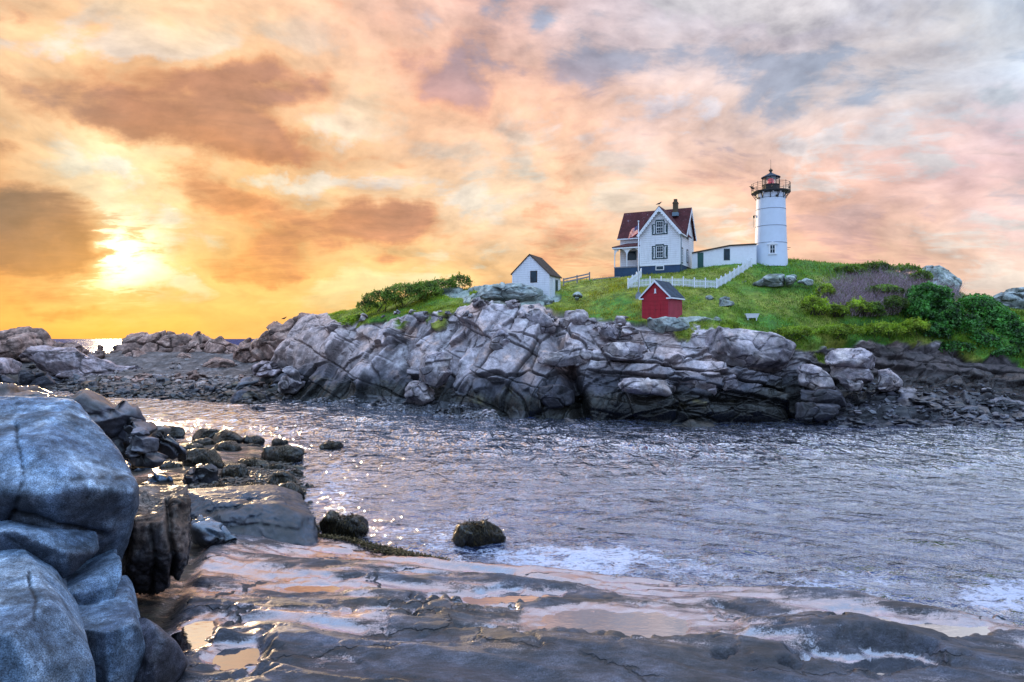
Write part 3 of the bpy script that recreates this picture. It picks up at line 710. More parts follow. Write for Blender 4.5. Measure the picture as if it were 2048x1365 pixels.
# long cracks
for pts, dp, w_ in (([(1060,1285),(1045,1310),(1060,1335),(1075,1365)], .10, .05), ([(640,1345),(860,1305),(1060,1282),(1190,1240)], .08, .06), ([(560,1195),(800,1160),(960,1170)], .12, .10), ([(1430,1215),(1540,1245),(1660,1258)], .2, .12), ([(1150,1160),(1290,1178),(1480,1190)], .10, .1)):
    pl = [W(*a) for a in pts]; dd = seg_dist(x+.12*vnoise(q*2.5, 3), y+.12*vnoise(q*2.5, 4), pl); slab -= dp*np.exp(-(dd/w_)**2)
POOLS = [(1235,1268,2.1,1.05,'large oval tide pool reflecting pale blue sky in the wet slab'),(385,1300,.55,.85,'orange tide pool beside the dark rounded boulder'),(1760,1350,1.3,.5,'blue tide pool at the right end of the bottom edge'),
         (1010,1206,1.5,.45,'long shallow tide pool with pink reflection behind the central ridge'),(485,1338,.5,.6,'small orange tide pool at the bottom edge of the slab'),(1640,1250,1.6,.5,'narrow pale tide pool beyond the long ledge'),
         (735,1248,.75,.34,'small golden tide pool in a hollow of the slab'),(1880,1265,1.5,.55,'grey blue tide pool near the right edge of the slab'),(1130,1298,.85,.25,'thin puddle touching the long crack'),(620,1190,.9,.35,'golden shallow pool left of the slab centre'),(960,1288,.45,.16,'tiny orange puddle left of the branching crack')]
poolm = np.zeros(len(x)); pl_out = []
for i, (px, py, rx, ry, lab) in enumerate(POOLS):
    cx, cy = W(px, py); wob = 1+.75*fbm(q*np.array([.8, 1.3, 1])+i*7, 1.0, 4, .55, 340+i)+.30*fbm(q, 3.5, 3, .5, 341)
    if i == 0: wob = 1+.30*fbm(q*np.array([.8, 1.3, 1]), 1.0, 4, .55, 340)+.15*fbm(q, 3.5, 3, .5, 341)
    r = np.sqrt(((x-cx)/rx)**2+((y-cy)/ry)**2)*wob
    kk = int(np.argmin((x-cx)**2+(y-cy)**2)); L = float(base[kk]+(.13 if i == 0 else .07))
    prof = np.interp(r, [0, .75, 1.0, 1.25, 1.7], [-.10, -.05, .0, .05, .09])
    w_ = sst(2.0, 1.15, r)
    rough_ = (lay2[0]*.6+fine*1.2)*sst(.6, 1.1, r)
    slab = slab*(1-w_)+(L+prof+rough_)*w_
    poolm = np.maximum(poolm, sst(1.5, 1.0, r)); pl_out.append((cx, cy, rx*1.35, ry*1.35, L, lab))
# left shore
left = sst(0, 12, ld)
shore = .25*sst(-.3, 1.5, ld)+.05*np.maximum(ld, 0)+fbm(q, .5, 4, .5, 350)*.22+fbm(q, 2.2, 3, .5, 351)*.09
shore += 2.3*np.exp(-((x+14.2)/2.7)**4-((y-15.6)/4.2)**4)+3.2*sst(-17, -30, x)*sst(42, 25, y)+6.0*sst(12, 3, y)*sst(-4, -10, x)
camrise = 7.2*sst(7.5, 1.0, y)
zf = slab*slabm+shore*(1-slabm)
zf = np.maximum(zf, camrise+fbm(q, .4, 4, .5, 355)*.5-.3*(y > 7.5)-5*(y > 9))
zf = np.where(ld < 0, np.minimum(zf, .06*ld*4-.02+0*zf), zf)
zf = zf-.0
V = np.stack([x, y, zf], 1)
hgt = und+lay[0]
c = np.tile(np.array([.042, .044, .062]), (len(x), 1))
nn = fbm(q*np.array([.5, 1.6, 1]), 1.3, 5, .6, 360)
c = mixc(c, (.085, .082, .108), sst(0, .5, nn)); c = mixc(c, (.026, .024, .030), sst(.05, .5, -nn))
c = mixc(c, (.075, .060, .052), sst(.1, .5, fbm(q, .25, 3, .5, 361))*.5)
gcol = np.tile(np.array([.022, .018, .014]), (len(x), 1)); gcol = mixc(gcol, (.07, .055, .03), sst(0, .5, fbm(q, 2.8, 4, .6, 362))*.7)
gcol = mixc(gcol, (.10, .10, .12), sst(8, 18, ld)*.5)
weed = sst(.55, .0, ld)*0
C = c*slabm[:, None]+gcol*(1-slabm[:, None])
wetv = np.clip(.60-hgt*1.2+.35*fbm(q*np.array([.6, 1.5, 1]), .8, 4, .55, 363)+.5*poolm+.35*sst(5, .5, ld)-.30*sst(19.5, 16, y)*(1-poolm), 0, 1)
crk = np.maximum(lay[1], lay2[1]*.4)*slabm
m, g, out = mat('wet_slab'); p_ = g.geo('Position'); cA = g.attr('col', 'Color'); w = g.attr('wet'); cr = g.attr('crack')
f1 = g.noise(g.v('MULTIPLY', p_, (.55, 1.3, 1)), 2.6, 8, .68, .3); f2 = g.noise(p_, 26, 5, .75); f3 = g.noise(g.v('MULTIPLY', p_, (.4, 1.6, 1)), 8, 5, .7)
f4 = g.noise(g.v('MULTIPLY', p_, (.35, 1.1, 1)), 1.1, 7, .65)
k = g.rng(f1, .3, .7, .45, 1.6)*g.rng(f2, .3, .7, .5, 1.55)*g.rng(f4, .34, .66, .5, 1.5)*g.rng(f3, .3, .7, .75, 1.25)*g.rng(cr, 0, 1, 1, .25)
col = g.v('MULTIPLY', cA, g.comb(k, k, k))
ve_ = g.voro(g.v('MULTIPLY', g.v('ADD', p_, g.v('SCALE', g.noise(p_, .7, 4, .6, color=True), 1.3)), (.16, .55, .5)), .62, 'DISTANCE_TO_EDGE')
crk_ = g.rng(ve_, .0, .012, 1, 0)*g.rng(g.noise(p_, .35, 2, .5), .44, .54)
col = g.mix(crk_*.8, col, (.008, .007, .008, 1))
ww = g.rng((f2-.5)*.9-crk_*1.5+w+(g.noise(g.v('MULTIPLY', p_, (.25, .9, 1)), .9, 5, .6)-.5)*1.3+(f3-.5)*.35+(f1-.5)*.5, .15, .80)
nr = g.bump(f1*.5+f2*.20+f3*.45-crk_*.6, 1.0, .10)
nrw = g.bump(f1*.6+f3*.4+f2*.10-crk_*.5, .7, .035)
dry = pbsdf(g, col, g.rng(ww, 0, .6, .62, .36), nr, .7)
wg = g.n.new('ShaderNodeBsdfGlossy'); g.put(wg.inputs['Roughness'], g.rng(ww, .3, 1, .30, .10)); g.put(wg.inputs['Normal'], nrw); wg.inputs['Color'].default_value = (.96, .88, .95, 1)
lw = g.n.new('ShaderNodeFresnel'); lw.inputs['IOR'].default_value = 2.0; g.put(lw.inputs['Normal'], nrw)
fk = g.m('MINIMUM', E(g, lw.outputs[0])*2.6, .95)*g.rng(ww, .18, .62, .03, 1.0)*g.rng(cr, 0, .8, 1, .1)
g.l.new(mixs(g, fk, dry.outputs[0], wg.outputs[0]), out.inputs[0]); M['slab'] = m
sl_ = grid_mesh('rocky_shore', V, len(xs), len(ys), m, np.clip(C, .004, .9), dict(wet=wetv*slabm+.25*(1-slabm), crack=crk)); tag(sl_, kind='structure')
SXg, SYg, SZg = xs, ys, zf.reshape(len(xs), len(ys))
def shz(px_x, y_):
    i = int(np.clip(np.searchsorted(SXg, px_x), 1, len(SXg)-1)); j = int(np.clip(np.searchsorted(SYg, y_), 1, len(SYg)-1))
    return float(SZg[i-1:i+1, j-1:j+1].mean())
m, g, out = mat('pool_water'); p_ = g.geo('Position')
nr = g.bump(g.noise(g.v('MULTIPLY', p_, (1, 2, 1)), 3.0, 3, .5), .25, .01)
gls = g.n.new('ShaderNodeBsdfGlossy'); gls.inputs['Roughness'].default_value = .03; gls.inputs['Color'].default_value = (.93, .93, .96, 1); g.put(gls.inputs['Normal'], nr)
dif = g.n.new('ShaderNodeBsdfDiffuse'); dif.inputs['Color'].default_value = (.03, .035, .05, 1)
lw = g.n.new('ShaderNodeFresnel'); lw.inputs['IOR'].default_value = 2.6
g.l.new(mixs(g, g.m('MINIMUM', E(g, lw.outputs[0])*2.6, .97), dif.outputs[0], gls.outputs[0]), out.inputs[0]); M['pool'] = m
for cx, cy, rx, ry, L, lab in pl_out:
    mb = MB(); n = 40; rr = [1+.0*math.sin(k) for k in range(n)]
    mb.add([(cx+rx*math.cos(2*math.pi*k/n), cy+ry*math.sin(2*math.pi*k/n), L) for k in range(n)], [tuple(range(n))])
    o_ = mb.build('pool_water', M['pool']); tag(o_, lab, None, None, 'structure')
# ------------------------------------------------------------------ single rocks, each from its own outline
def palette(p, z, kind, hh, k):
    n = fbm(p, .7, 4, .55, 400+k); n2 = fbm(p, 2.2, 4, .6, 420+k)
    if kind == 'blue':   a, b_, c_ = (.18, .26, .375), (.36, .45, .57), (.075, .11, .175)
    elif kind == 'brown': a, b_, c_ = (.15, .105, .085), (.26, .21, .185), (.04, .026, .020)
    elif kind == 'darkwet': a, b_, c_ = (.062, .060, .078), (.125, .12, .15), (.026, .022, .022)
    elif kind == 'far':  a, b_, c_ = (.30, .185, .15), (.40, .27, .22), (.15, .09, .07)
    elif kind == 'farlight': a, b_, c_ = (.36, .28, .29), (.50, .41, .43), (.17, .12, .12)
    elif kind == 'cliff': a, b_, c_ = (.35, .30, .315), (.47, .40, .39), (.19, .16, .185)
    elif kind == 'lichen': a, b_, c_ = (.30, .34, .33), (.42, .45, .43), (.16, .19, .15)
    elif kind == 'dark': a, b_, c_ = (.055, .050, .062), (.11, .105, .13), (.022, .020, .022)
    else:                a, b_, c_ = (.028, .021, .014), (.070, .052, .028), (.012, .010, .008)
    c = np.tile(np.array(a), (len(p), 1)); c = mixc(c, b_, sst(0, .5, n+.3*n2)); c = mixc(c, c_, sst(.0, .5, -n+.35*n2)*.85)
    return c*(.85+.3*hh)[:, None]
def silrock(name, poly, d, thick, kind='cliff', bs=(1.6, 1.6, 1.2), amp=.12, tilt=.25, crack=.10, R=None, res=(90, 60), seed=0, e=.62, planes=6, cuts=(), rough=.05,
            tide=None, mt=None, label=None, cat='rock', group=None, soft=.92, back=1.0, obj=True, cw=.04, topcol=None, tops=(), ledges=()):
    poly = [(float(a), float(b)) for a, b in poly]
    A_ = np.array(poly); cx = (A_[:, 0].min()+A_[:, 0].max())/2; cy = (A_[:, 1].min()+A_[:, 1].max())/2
    # centroid
    x0, y0 = A_[:, 0], A_[:, 1]; x1, y1 = np.roll(x0, -1), np.roll(y0, -1); cr_ = x0*y1-x1*y0
    cx, cy = ((x0+x1)*cr_).sum()/(3*cr_.sum()), ((y0+y1)*cr_).sum()/(3*cr_.sum())
    nt, nf = res; th = np.linspace(0, 2*np.pi, nt, endpoint=False)
    rad = np.zeros(nt)
    for i, t in enumerate(th):
        dx_, dy_ = math.cos(t), math.sin(t); best = 0
        for (ax, ay), (bx, by) in zip(poly, poly[1:]+poly[:1]):
            ex, ey = bx-ax, by-ay; den_ = dx_*ey-dy_*ex
            if abs(den_) < 1e-9: continue
            s_ = ((ax-cx)*ey-(ay-cy)*ex)/den_; w_ = ((ax-cx)*dy_-(ay-cy)*dx_)/den_
            if s_ > 0 and -1e-6 <= w_ <= 1+1e-6: best = max(best, s_)
        rad[i] = best
    for _ in range(1): rad = .25*np.roll(rad, 1)+.5*rad+.25*np.roll(rad, -1)
    ph = np.linspace(.04, np.pi-.04, nf)
    s_ = np.sin(ph)**e; t_ = np.sign(np.cos(ph))*np.abs(np.cos(ph))**e
    T, Fp = np.meshgrid(np.arange(nt), np.arange(nf), indexing='ij'); T = T.ravel(); Fp = Fp.ravel()
    PXs = cx+rad[T]*np.cos(th[T])*s_[Fp]; PYs = cy+rad[T]*np.sin(th[T])*s_[Fp]
    D = d+0*PXs
    tk = np.where(t_[Fp] > 0, thick, thick*back)
    X_ = (PXs-1024)/F*d; Z_ = CZ-(PYs-HY)/F*d
    c0 = np.array(P(cx, cy, d)); ax_ = c0-np.array([0, 0, CZ]); ax_ /= np.linalg.norm(ax_)
    p = np.stack([X_, D, Z_], 1)-(t_[Fp]*tk)[:, None]*ax_[None]; rs = np.random.default_rng(seed+11)
    sc = np.array([rad.mean()/F*d*1.0, thick, rad.mean()/F*d])
    ext = np.abs(p-c0).max(0)
    for i in range(planes):
        v = rs.normal(size=3); v[1] = -abs(v[1])-.15; v[2] = v[2]*.8+.25; v /= np.linalg.norm(v)
        pr = ((p-c0)@v); off = pr.max()*rs.uniform(.66, .88); ex_ = np.maximum(0, pr-off)
        p = p-v*(ex_*soft)[:, None]
    wob = 4.0*vnoise(p*1.1+seed, 41)+1.5*vnoise(p*3.5+seed, 42); shade = np.ones(len(p)); mpp = d/F
    for line, sl_p in tops:      # a bevelled upper face leaning back above a line
        L_ = np.array(line, float); yl = np.interp(PXs, L_[:, 0], L_[:, 1])+wob; up = np.maximum(0, yl-PYs)*mpp; p = p+ax_[None]*(up*sl_p*(t_[Fp] > 0))[:, None]
    for line, dp_ in ledges:     # the face steps back below a line
        L_ = np.array(line, float); yl = np.interp(PXs, L_[:, 0], L_[:, 1])+wob; bl = sst(-2, 7, PYs-yl)*(t_[Fp] > 0); p = p+ax_[None]*(bl*dp_)[:, None]; shade = shade*(1-.45*bl)
    g3 = p.reshape(nt, nf, 3)
    du = np.roll(g3, -1, 0)-np.roll(g3, 1, 0); dv = np.gradient(g3, axis=1)
    n = np.cross(du, dv).reshape(-1, 3); n /= np.linalg.norm(n, axis=1, keepdims=True)+1e-9
    if ((p-c0)*n).sum() < 0: n = -n
    q = p+seed*3.7
    o, ck, hh = blocks(q, bs, R, amp, tilt*1.0, crack, cw, .25, 500+seed*13)
    o = o+fbm(q, .8/min(bs), 4, .5, 601)*amp*1.1+fbm(q, 5.0/max(.5, min(bs)), 5, .55, 602)*rough*.7
    for line, wpx, dp in cuts:
        dd = seg_dist(PXs+2.0*vnoise(q*3, 8), PYs+2.0*vnoise(q*3, 9), line); m_ = np.exp(-(dd/wpx)**2)*(t_[Fp] > 0)
        o = o-dp*m_; ck = np.maximum(ck, m_)
    pole = sst(0, .35, s_[Fp])
    p = p+n*(o*pole)[:, None]
    c = palette(q, p[:, 2], kind, hh, seed % 7)
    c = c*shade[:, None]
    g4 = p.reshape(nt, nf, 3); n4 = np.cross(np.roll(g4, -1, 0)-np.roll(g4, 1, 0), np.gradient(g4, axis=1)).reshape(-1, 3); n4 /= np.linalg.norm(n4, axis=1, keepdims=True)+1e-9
    n4 = n4*(1 if ((p-c0)*n4).sum() > 0 else -1); c = c*(.62+.62*sst(-.35, .75, n4[:, 2]))[:, None]  # upward faces brightened, downward faces dimmed: shade put into the colour
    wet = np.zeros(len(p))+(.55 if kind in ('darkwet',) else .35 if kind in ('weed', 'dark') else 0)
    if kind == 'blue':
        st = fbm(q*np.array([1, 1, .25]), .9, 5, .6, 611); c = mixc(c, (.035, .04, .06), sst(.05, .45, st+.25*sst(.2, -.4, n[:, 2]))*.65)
        under = sst(.05, -.45, n[:, 2]+.25*fbm(q, 1.2, 3, .5, 612)); c = mixc(c, (.045, .045, .060), under*.8)  # dark undersides and, next, paler tops paint shading into the blue rock
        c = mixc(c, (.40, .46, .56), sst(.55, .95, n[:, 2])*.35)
    if topcol is not None:
        c = mixc(c, topcol, sst(.35, .8, n[:, 2]+.2*fbm(q, 2, 3, .5, 603)))
    if tide is not None:
        w_ = sst(tide+.5, tide-.5, p[:, 2]+.4*fbm(q, 1.2, 3, .5, 604)); c = mixc(c, (.022, .018, .013), w_*.9); wet = np.maximum(wet, w_*.6)
    ctr = np.array([c0[0], c0[1], p[:, 2].min()])
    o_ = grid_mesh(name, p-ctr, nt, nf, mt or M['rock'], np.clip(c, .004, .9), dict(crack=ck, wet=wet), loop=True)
    o_.location = tuple(ctr)
    # close the poles
    me = o_.data; bm = bmesh.new(); bm.from_mesh(me); bm.verts.ensure_lookup_table()
    for j in (0, nf-1):
        try: bm.faces.new([bm.verts[i*nf+j] for i in range(nt)])
        except Exception: pass
    bmesh.ops.recalc_face_normals(bm, faces=bm.faces); bm.to_mesh(me); bm.free()
    if label: tag(o_, label, cat, group)
    return o_
def ell(cx, cy, w, h, seed=0, n=11, flat=0):
    r = random.Random(seed); out = []
    for i in range(n):
        t = 2*math.pi*i/n; k = r.uniform(.84, 1.08); y_ = math.sin(t); y_ = y_*(1 if y_ < 0 else 1-flat)
        out.append((cx+w/2*abs(math.cos(t))**.8*math.copysign(1, math.cos(t))*k, cy+h/2*abs(y_)**.8*math.copysign(1, y_)*k))
    return out
NB = M['rocknear']
_ico = bmesh.new(); bmesh.ops.create_icosphere(_ico, subdivisions=7, radius=1); ICO_V = np.array([v.co[:] for v in _ico.verts]); ICO_F = np.array([[v.index for v in f.verts] for f in _ico.faces]); _ico.free()
_ico = bmesh.new(); bmesh.ops.create_icosphere(_ico, subdivisions=5, radius=1); ICL_V = np.array([v.co[:] for v in _ico.verts]); ICL_F = np.array([[v.index for v in f.verts] for f in _ico.faces]); _ico.free()
def hullrock(name, pts, kind, label, seed=0, sharp=26, rough=.03, chip=.05, cuts=(), topcol=None, under=.75, mt=None, hi=True, cat='boulder', back=1.2, ds=1.19):
    pts = [(a_, b_, c_*ds) for a_, b_, c_ in pts]
    """a block with flat faces and worn edges: the planes of the hull through measured corner points"""
    W3 = [Vector(P(*q_)) for q_ in pts]; cc = sum(W3, Vector())/len(W3)
    W3 += [w_+Vector((w_.x, w_.y, 0)).normalized()*back*.0 for w_ in W3]
    bm = bmesh.new(); vs_ = [bm.verts.new(w_) for w_ in W3]
    axb = Vector((cc.x, cc.y, 0)).normalized(); far_ = max((w_-cc).dot(axb) for w_ in W3)
    for w_ in W3[:len(pts)]: bm.verts.new(w_*0.86+cc*.14+axb*(far_+back-(w_-cc).dot(axb)))
    res = bmesh.ops.convex_hull(bm, input=bm.verts); bm.faces.ensure_lookup_table(); bmesh.ops.recalc_face_normals(bm, faces=bm.faces)
    pn_, pd_ = [], []
    ctr = sum((v.co for v in bm.verts), Vector())/len(bm.verts)
    for f in sorted(bm.faces, key=lambda f_: -f_.calc_area()):
        if f.calc_area() < 1e-3: continue
        nn_ = f.normal.copy(); dd_ = nn_.dot(f.calc_center_median()-ctr)
        if dd_ < 0: nn_, dd_ = -nn_, -dd_
        if any(np.dot(nn_, q_) > .945 for q_ in pn_): continue
        pn_.append(np.array(nn_)); pd_.append(dd_)
    bm.free(); pn_ = np.array(pn_); pd_ = np.array(pd_)
    Iv, If = (ICO_V, ICO_F) if hi else (ICL_V, ICL_F)
    t = np.maximum(Iv@pn_.T/pd_[None], 0); r = 1/((t**(sharp*3.2)).sum(1)**(1/(sharp*3.2)))
    c0 = np.array(ctr); p = c0+Iv*r[:, None]; q = p+seed*5.1
    # warp the faces a little so that no plane is perfect, chip the edges
    top2 = np.sort(t, 1)[:, -2:]; edge_ = sst(.06, .0, (top2[:, 1]-top2[:, 0])/top2[:, 1])
    o = fbm(q, .45, 3, .5, 901)*rough*1.6+fbm(q, 1.6, 4, .55, 902)*rough*1.6+fbm(q, 7, 4, .6, 903)*rough*.45-edge_*chip*(.4+fbm(q, 2.5, 3, .5, 904))
    f1_, f2_, cl_, cn_ = voronoi(q*np.array([1.3, 1.3, 1.7])+.5*np.stack([fbm(q, 1, 2, .5, 905)]*3, 1), 77); fr_ = (chash(cl_, 3)-.5)*rough*1.3; o = o+fr_*sst(.0, .08, f2_-f1_)
    px_c = 1024+p[:, 0]/p[:, 1]*F; py_c = HY-(p[:, 2]-CZ)/p[:, 1]*F; frm = (pn_[np.argmax(t, 1)]@np.array(axb)) < .25; ck = np.zeros(len(p))
    for line, wpx, dp in cuts:
        dd = seg_dist(px_c+3.5*vnoise(q*2.2, 8)+1.2*vnoise(q*7, 10), py_c+3.5*vnoise(q*2.2, 9)+1.2*vnoise(q*7, 11), line); m_ = np.exp(-(dd/(wpx*2.0))**2)*frm; o = o-dp*1.3*m_; ck = np.maximum(ck, m_)
    nrm_ = pn_[np.argmax(t, 1)]; p = p+Iv*o[:, None]
    c = palette(q, p[:, 2], kind, np.full(len(p), .5), seed % 7)
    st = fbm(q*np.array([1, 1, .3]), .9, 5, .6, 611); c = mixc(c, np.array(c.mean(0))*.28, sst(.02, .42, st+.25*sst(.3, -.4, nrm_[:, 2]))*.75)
    c = mixc(c, np.array([.045, .042, .052]), sst(.22, -.18, nrm_[:, 2]+.35*fbm(q, 1.2, 3, .5, 612))*under)  # downward faces darkened: painted shade together with stain
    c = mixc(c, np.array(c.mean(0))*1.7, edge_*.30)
    if topcol is not None: c = mixc(c, topcol, sst(.45, .8, nrm_[:, 2]+.2*fbm(q, 2, 3, .5, 603)))
    base_ = np.array([c0[0], c0[1], p[:, 2].min()])
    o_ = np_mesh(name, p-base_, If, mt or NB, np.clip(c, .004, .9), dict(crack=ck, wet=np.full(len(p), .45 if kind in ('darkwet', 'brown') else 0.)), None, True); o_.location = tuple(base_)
    return tag(o_, label, cat)
# the big pale blue outcrop on the left
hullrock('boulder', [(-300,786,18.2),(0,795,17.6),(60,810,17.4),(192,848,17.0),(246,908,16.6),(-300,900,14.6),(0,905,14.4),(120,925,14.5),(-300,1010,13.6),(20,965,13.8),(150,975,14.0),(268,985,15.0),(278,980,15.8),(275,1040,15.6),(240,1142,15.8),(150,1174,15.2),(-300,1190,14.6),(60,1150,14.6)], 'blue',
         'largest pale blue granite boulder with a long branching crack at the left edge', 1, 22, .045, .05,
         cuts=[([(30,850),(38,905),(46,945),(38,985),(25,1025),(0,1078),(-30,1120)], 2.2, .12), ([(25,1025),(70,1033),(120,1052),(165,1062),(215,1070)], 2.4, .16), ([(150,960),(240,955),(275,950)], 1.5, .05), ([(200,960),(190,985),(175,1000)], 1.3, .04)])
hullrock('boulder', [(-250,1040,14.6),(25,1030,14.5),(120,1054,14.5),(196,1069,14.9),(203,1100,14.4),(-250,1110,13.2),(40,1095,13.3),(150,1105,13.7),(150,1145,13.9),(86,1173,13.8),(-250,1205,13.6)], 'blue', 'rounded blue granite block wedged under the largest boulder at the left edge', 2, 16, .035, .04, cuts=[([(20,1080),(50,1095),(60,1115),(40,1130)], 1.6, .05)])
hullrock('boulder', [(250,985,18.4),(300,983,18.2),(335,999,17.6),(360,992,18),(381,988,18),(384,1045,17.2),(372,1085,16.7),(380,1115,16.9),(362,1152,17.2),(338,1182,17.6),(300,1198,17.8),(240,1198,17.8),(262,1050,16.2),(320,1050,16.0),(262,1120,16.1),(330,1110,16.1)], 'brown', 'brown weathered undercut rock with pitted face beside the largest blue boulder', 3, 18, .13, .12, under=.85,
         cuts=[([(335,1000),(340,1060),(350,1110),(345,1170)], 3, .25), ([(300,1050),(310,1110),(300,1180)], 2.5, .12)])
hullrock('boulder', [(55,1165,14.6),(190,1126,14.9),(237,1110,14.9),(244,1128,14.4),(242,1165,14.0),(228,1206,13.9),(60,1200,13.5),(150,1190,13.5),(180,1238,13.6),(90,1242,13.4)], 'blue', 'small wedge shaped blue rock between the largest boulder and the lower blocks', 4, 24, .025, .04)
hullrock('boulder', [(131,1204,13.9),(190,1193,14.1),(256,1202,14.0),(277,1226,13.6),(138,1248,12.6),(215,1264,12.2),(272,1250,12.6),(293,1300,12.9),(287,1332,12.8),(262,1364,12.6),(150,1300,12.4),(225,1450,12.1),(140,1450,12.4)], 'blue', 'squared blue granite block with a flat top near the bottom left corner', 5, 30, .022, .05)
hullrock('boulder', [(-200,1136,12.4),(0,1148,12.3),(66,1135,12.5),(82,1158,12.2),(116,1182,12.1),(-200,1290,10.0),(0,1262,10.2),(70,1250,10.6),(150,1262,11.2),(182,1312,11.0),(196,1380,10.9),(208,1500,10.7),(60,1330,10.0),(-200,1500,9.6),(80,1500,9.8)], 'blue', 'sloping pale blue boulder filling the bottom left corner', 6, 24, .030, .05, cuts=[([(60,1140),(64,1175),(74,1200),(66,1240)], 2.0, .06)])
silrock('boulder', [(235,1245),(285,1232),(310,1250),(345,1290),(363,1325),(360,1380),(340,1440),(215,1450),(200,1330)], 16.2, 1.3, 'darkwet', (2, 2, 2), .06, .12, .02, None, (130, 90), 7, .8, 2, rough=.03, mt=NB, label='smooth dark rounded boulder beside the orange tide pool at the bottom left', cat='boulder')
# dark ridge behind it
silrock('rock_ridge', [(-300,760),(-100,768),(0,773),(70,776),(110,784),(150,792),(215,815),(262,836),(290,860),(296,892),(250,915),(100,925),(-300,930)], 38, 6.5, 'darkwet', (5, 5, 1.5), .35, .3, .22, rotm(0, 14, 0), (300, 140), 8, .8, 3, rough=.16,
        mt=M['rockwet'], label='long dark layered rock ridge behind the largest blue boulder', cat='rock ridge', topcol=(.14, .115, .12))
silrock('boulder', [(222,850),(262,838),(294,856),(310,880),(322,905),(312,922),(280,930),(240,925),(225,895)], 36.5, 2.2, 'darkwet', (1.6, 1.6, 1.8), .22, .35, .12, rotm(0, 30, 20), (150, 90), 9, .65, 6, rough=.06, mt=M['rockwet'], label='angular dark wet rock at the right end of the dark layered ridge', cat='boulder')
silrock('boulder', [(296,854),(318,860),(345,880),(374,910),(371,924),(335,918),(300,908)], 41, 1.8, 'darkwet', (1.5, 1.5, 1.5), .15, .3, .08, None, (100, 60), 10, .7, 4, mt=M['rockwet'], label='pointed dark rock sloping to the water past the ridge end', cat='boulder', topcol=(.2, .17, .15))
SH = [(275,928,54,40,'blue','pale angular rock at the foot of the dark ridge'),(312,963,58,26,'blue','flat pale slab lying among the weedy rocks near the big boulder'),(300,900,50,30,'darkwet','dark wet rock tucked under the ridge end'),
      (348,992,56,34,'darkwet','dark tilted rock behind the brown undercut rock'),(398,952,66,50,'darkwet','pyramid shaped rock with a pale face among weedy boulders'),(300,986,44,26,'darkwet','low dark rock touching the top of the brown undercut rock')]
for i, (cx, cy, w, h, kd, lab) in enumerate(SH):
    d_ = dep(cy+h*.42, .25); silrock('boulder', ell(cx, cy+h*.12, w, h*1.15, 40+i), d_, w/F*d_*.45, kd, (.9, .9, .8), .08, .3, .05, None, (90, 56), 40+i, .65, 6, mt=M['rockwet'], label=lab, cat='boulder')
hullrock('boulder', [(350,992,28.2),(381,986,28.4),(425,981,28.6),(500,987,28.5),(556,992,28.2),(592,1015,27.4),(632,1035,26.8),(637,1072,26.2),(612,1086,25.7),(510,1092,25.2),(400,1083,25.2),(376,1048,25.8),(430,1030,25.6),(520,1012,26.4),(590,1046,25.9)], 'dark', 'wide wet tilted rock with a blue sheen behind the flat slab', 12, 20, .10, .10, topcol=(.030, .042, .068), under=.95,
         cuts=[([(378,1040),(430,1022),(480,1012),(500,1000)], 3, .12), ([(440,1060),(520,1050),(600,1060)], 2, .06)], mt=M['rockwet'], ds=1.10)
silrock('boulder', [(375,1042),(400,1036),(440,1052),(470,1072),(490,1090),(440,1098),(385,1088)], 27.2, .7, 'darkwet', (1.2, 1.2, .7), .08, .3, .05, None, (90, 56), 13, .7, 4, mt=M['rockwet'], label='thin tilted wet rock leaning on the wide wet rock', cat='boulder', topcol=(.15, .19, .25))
# weed-covered boulders
m, g, out = mat('seaweed'); cA = g.attr('col', 'Color'); n_ = g.noise(g.geo('Position'), 9, 4, .7)
k = g.rng(n_, .3, .7, .5, 1.7); b = pbsdf(g, g.v('MULTIPLY', cA, g.comb(k, k, k)), .6, None, .3); g.l.new(b.outputs[0], out.inputs[0]); M['weed'] = m
def weeds(rock, n, ln, seed, wd=.03):
    me = rock.data; nv = len(me.vertices); co = np.empty(nv*3, np.float32); me.vertices.foreach_get('co', co); co = co.reshape(-1, 3)
    nn = np.empty(nv*3, np.float32); me.vertices.foreach_get('normal', nn); nn = nn.reshape(-1, 3)
    rs = np.random.default_rng(seed); idx = rs.integers(0, nv, n); P0 = co[idx]; N0 = nn[idx]
    side = np.cross(N0, rs.normal(size=(n, 3))); side /= np.linalg.norm(side, axis=1, keepdims=True)+1e-9
    down = np.array([0, 0, -1.])-N0*(-N0[:, 2:3]); down = down+rs.normal(size=(n, 3))*.25; down /= np.linalg.norm(down, axis=1, keepdims=True)+1e-9
    L = ln*rs.uniform(.5, 1.3, (n, 1)); w = wd*rs.uniform(.6, 1.5, (n, 1)); lift = N0*rs.uniform(.0, .05, (n, 1))*ln*2
    V_ = np.stack([P0-side*w+N0*.01, P0+side*w+N0*.01, P0+down*L*.5+side*w*1.1+lift, P0+down*L*.5-side*w*1.1+lift, P0+down*L+side*w*.4+lift*.4, P0+down*L-side*w*.4+lift*.4], 1).reshape(-1, 3)
    b_ = np.arange(n)*6; Fc = np.concatenate([np.stack([b_, b_+1, b_+2, b_+3], 1), np.stack([b_+3, b_+2, b_+4, b_+5], 1)])
    base = np.array([.017, .012, .006]); c = base*rs.uniform(.4, 1.9, (n, 1)); gold = rs.random((n, 1)) < .10; c = np.where(gold, np.array([.07, .048, .014])*rs.uniform(.5, 1.3, (n, 1)), c)
    return np_mesh('seaweed', V_, Fc, M['weed'], np.repeat(c, 6, 0), None, rock)
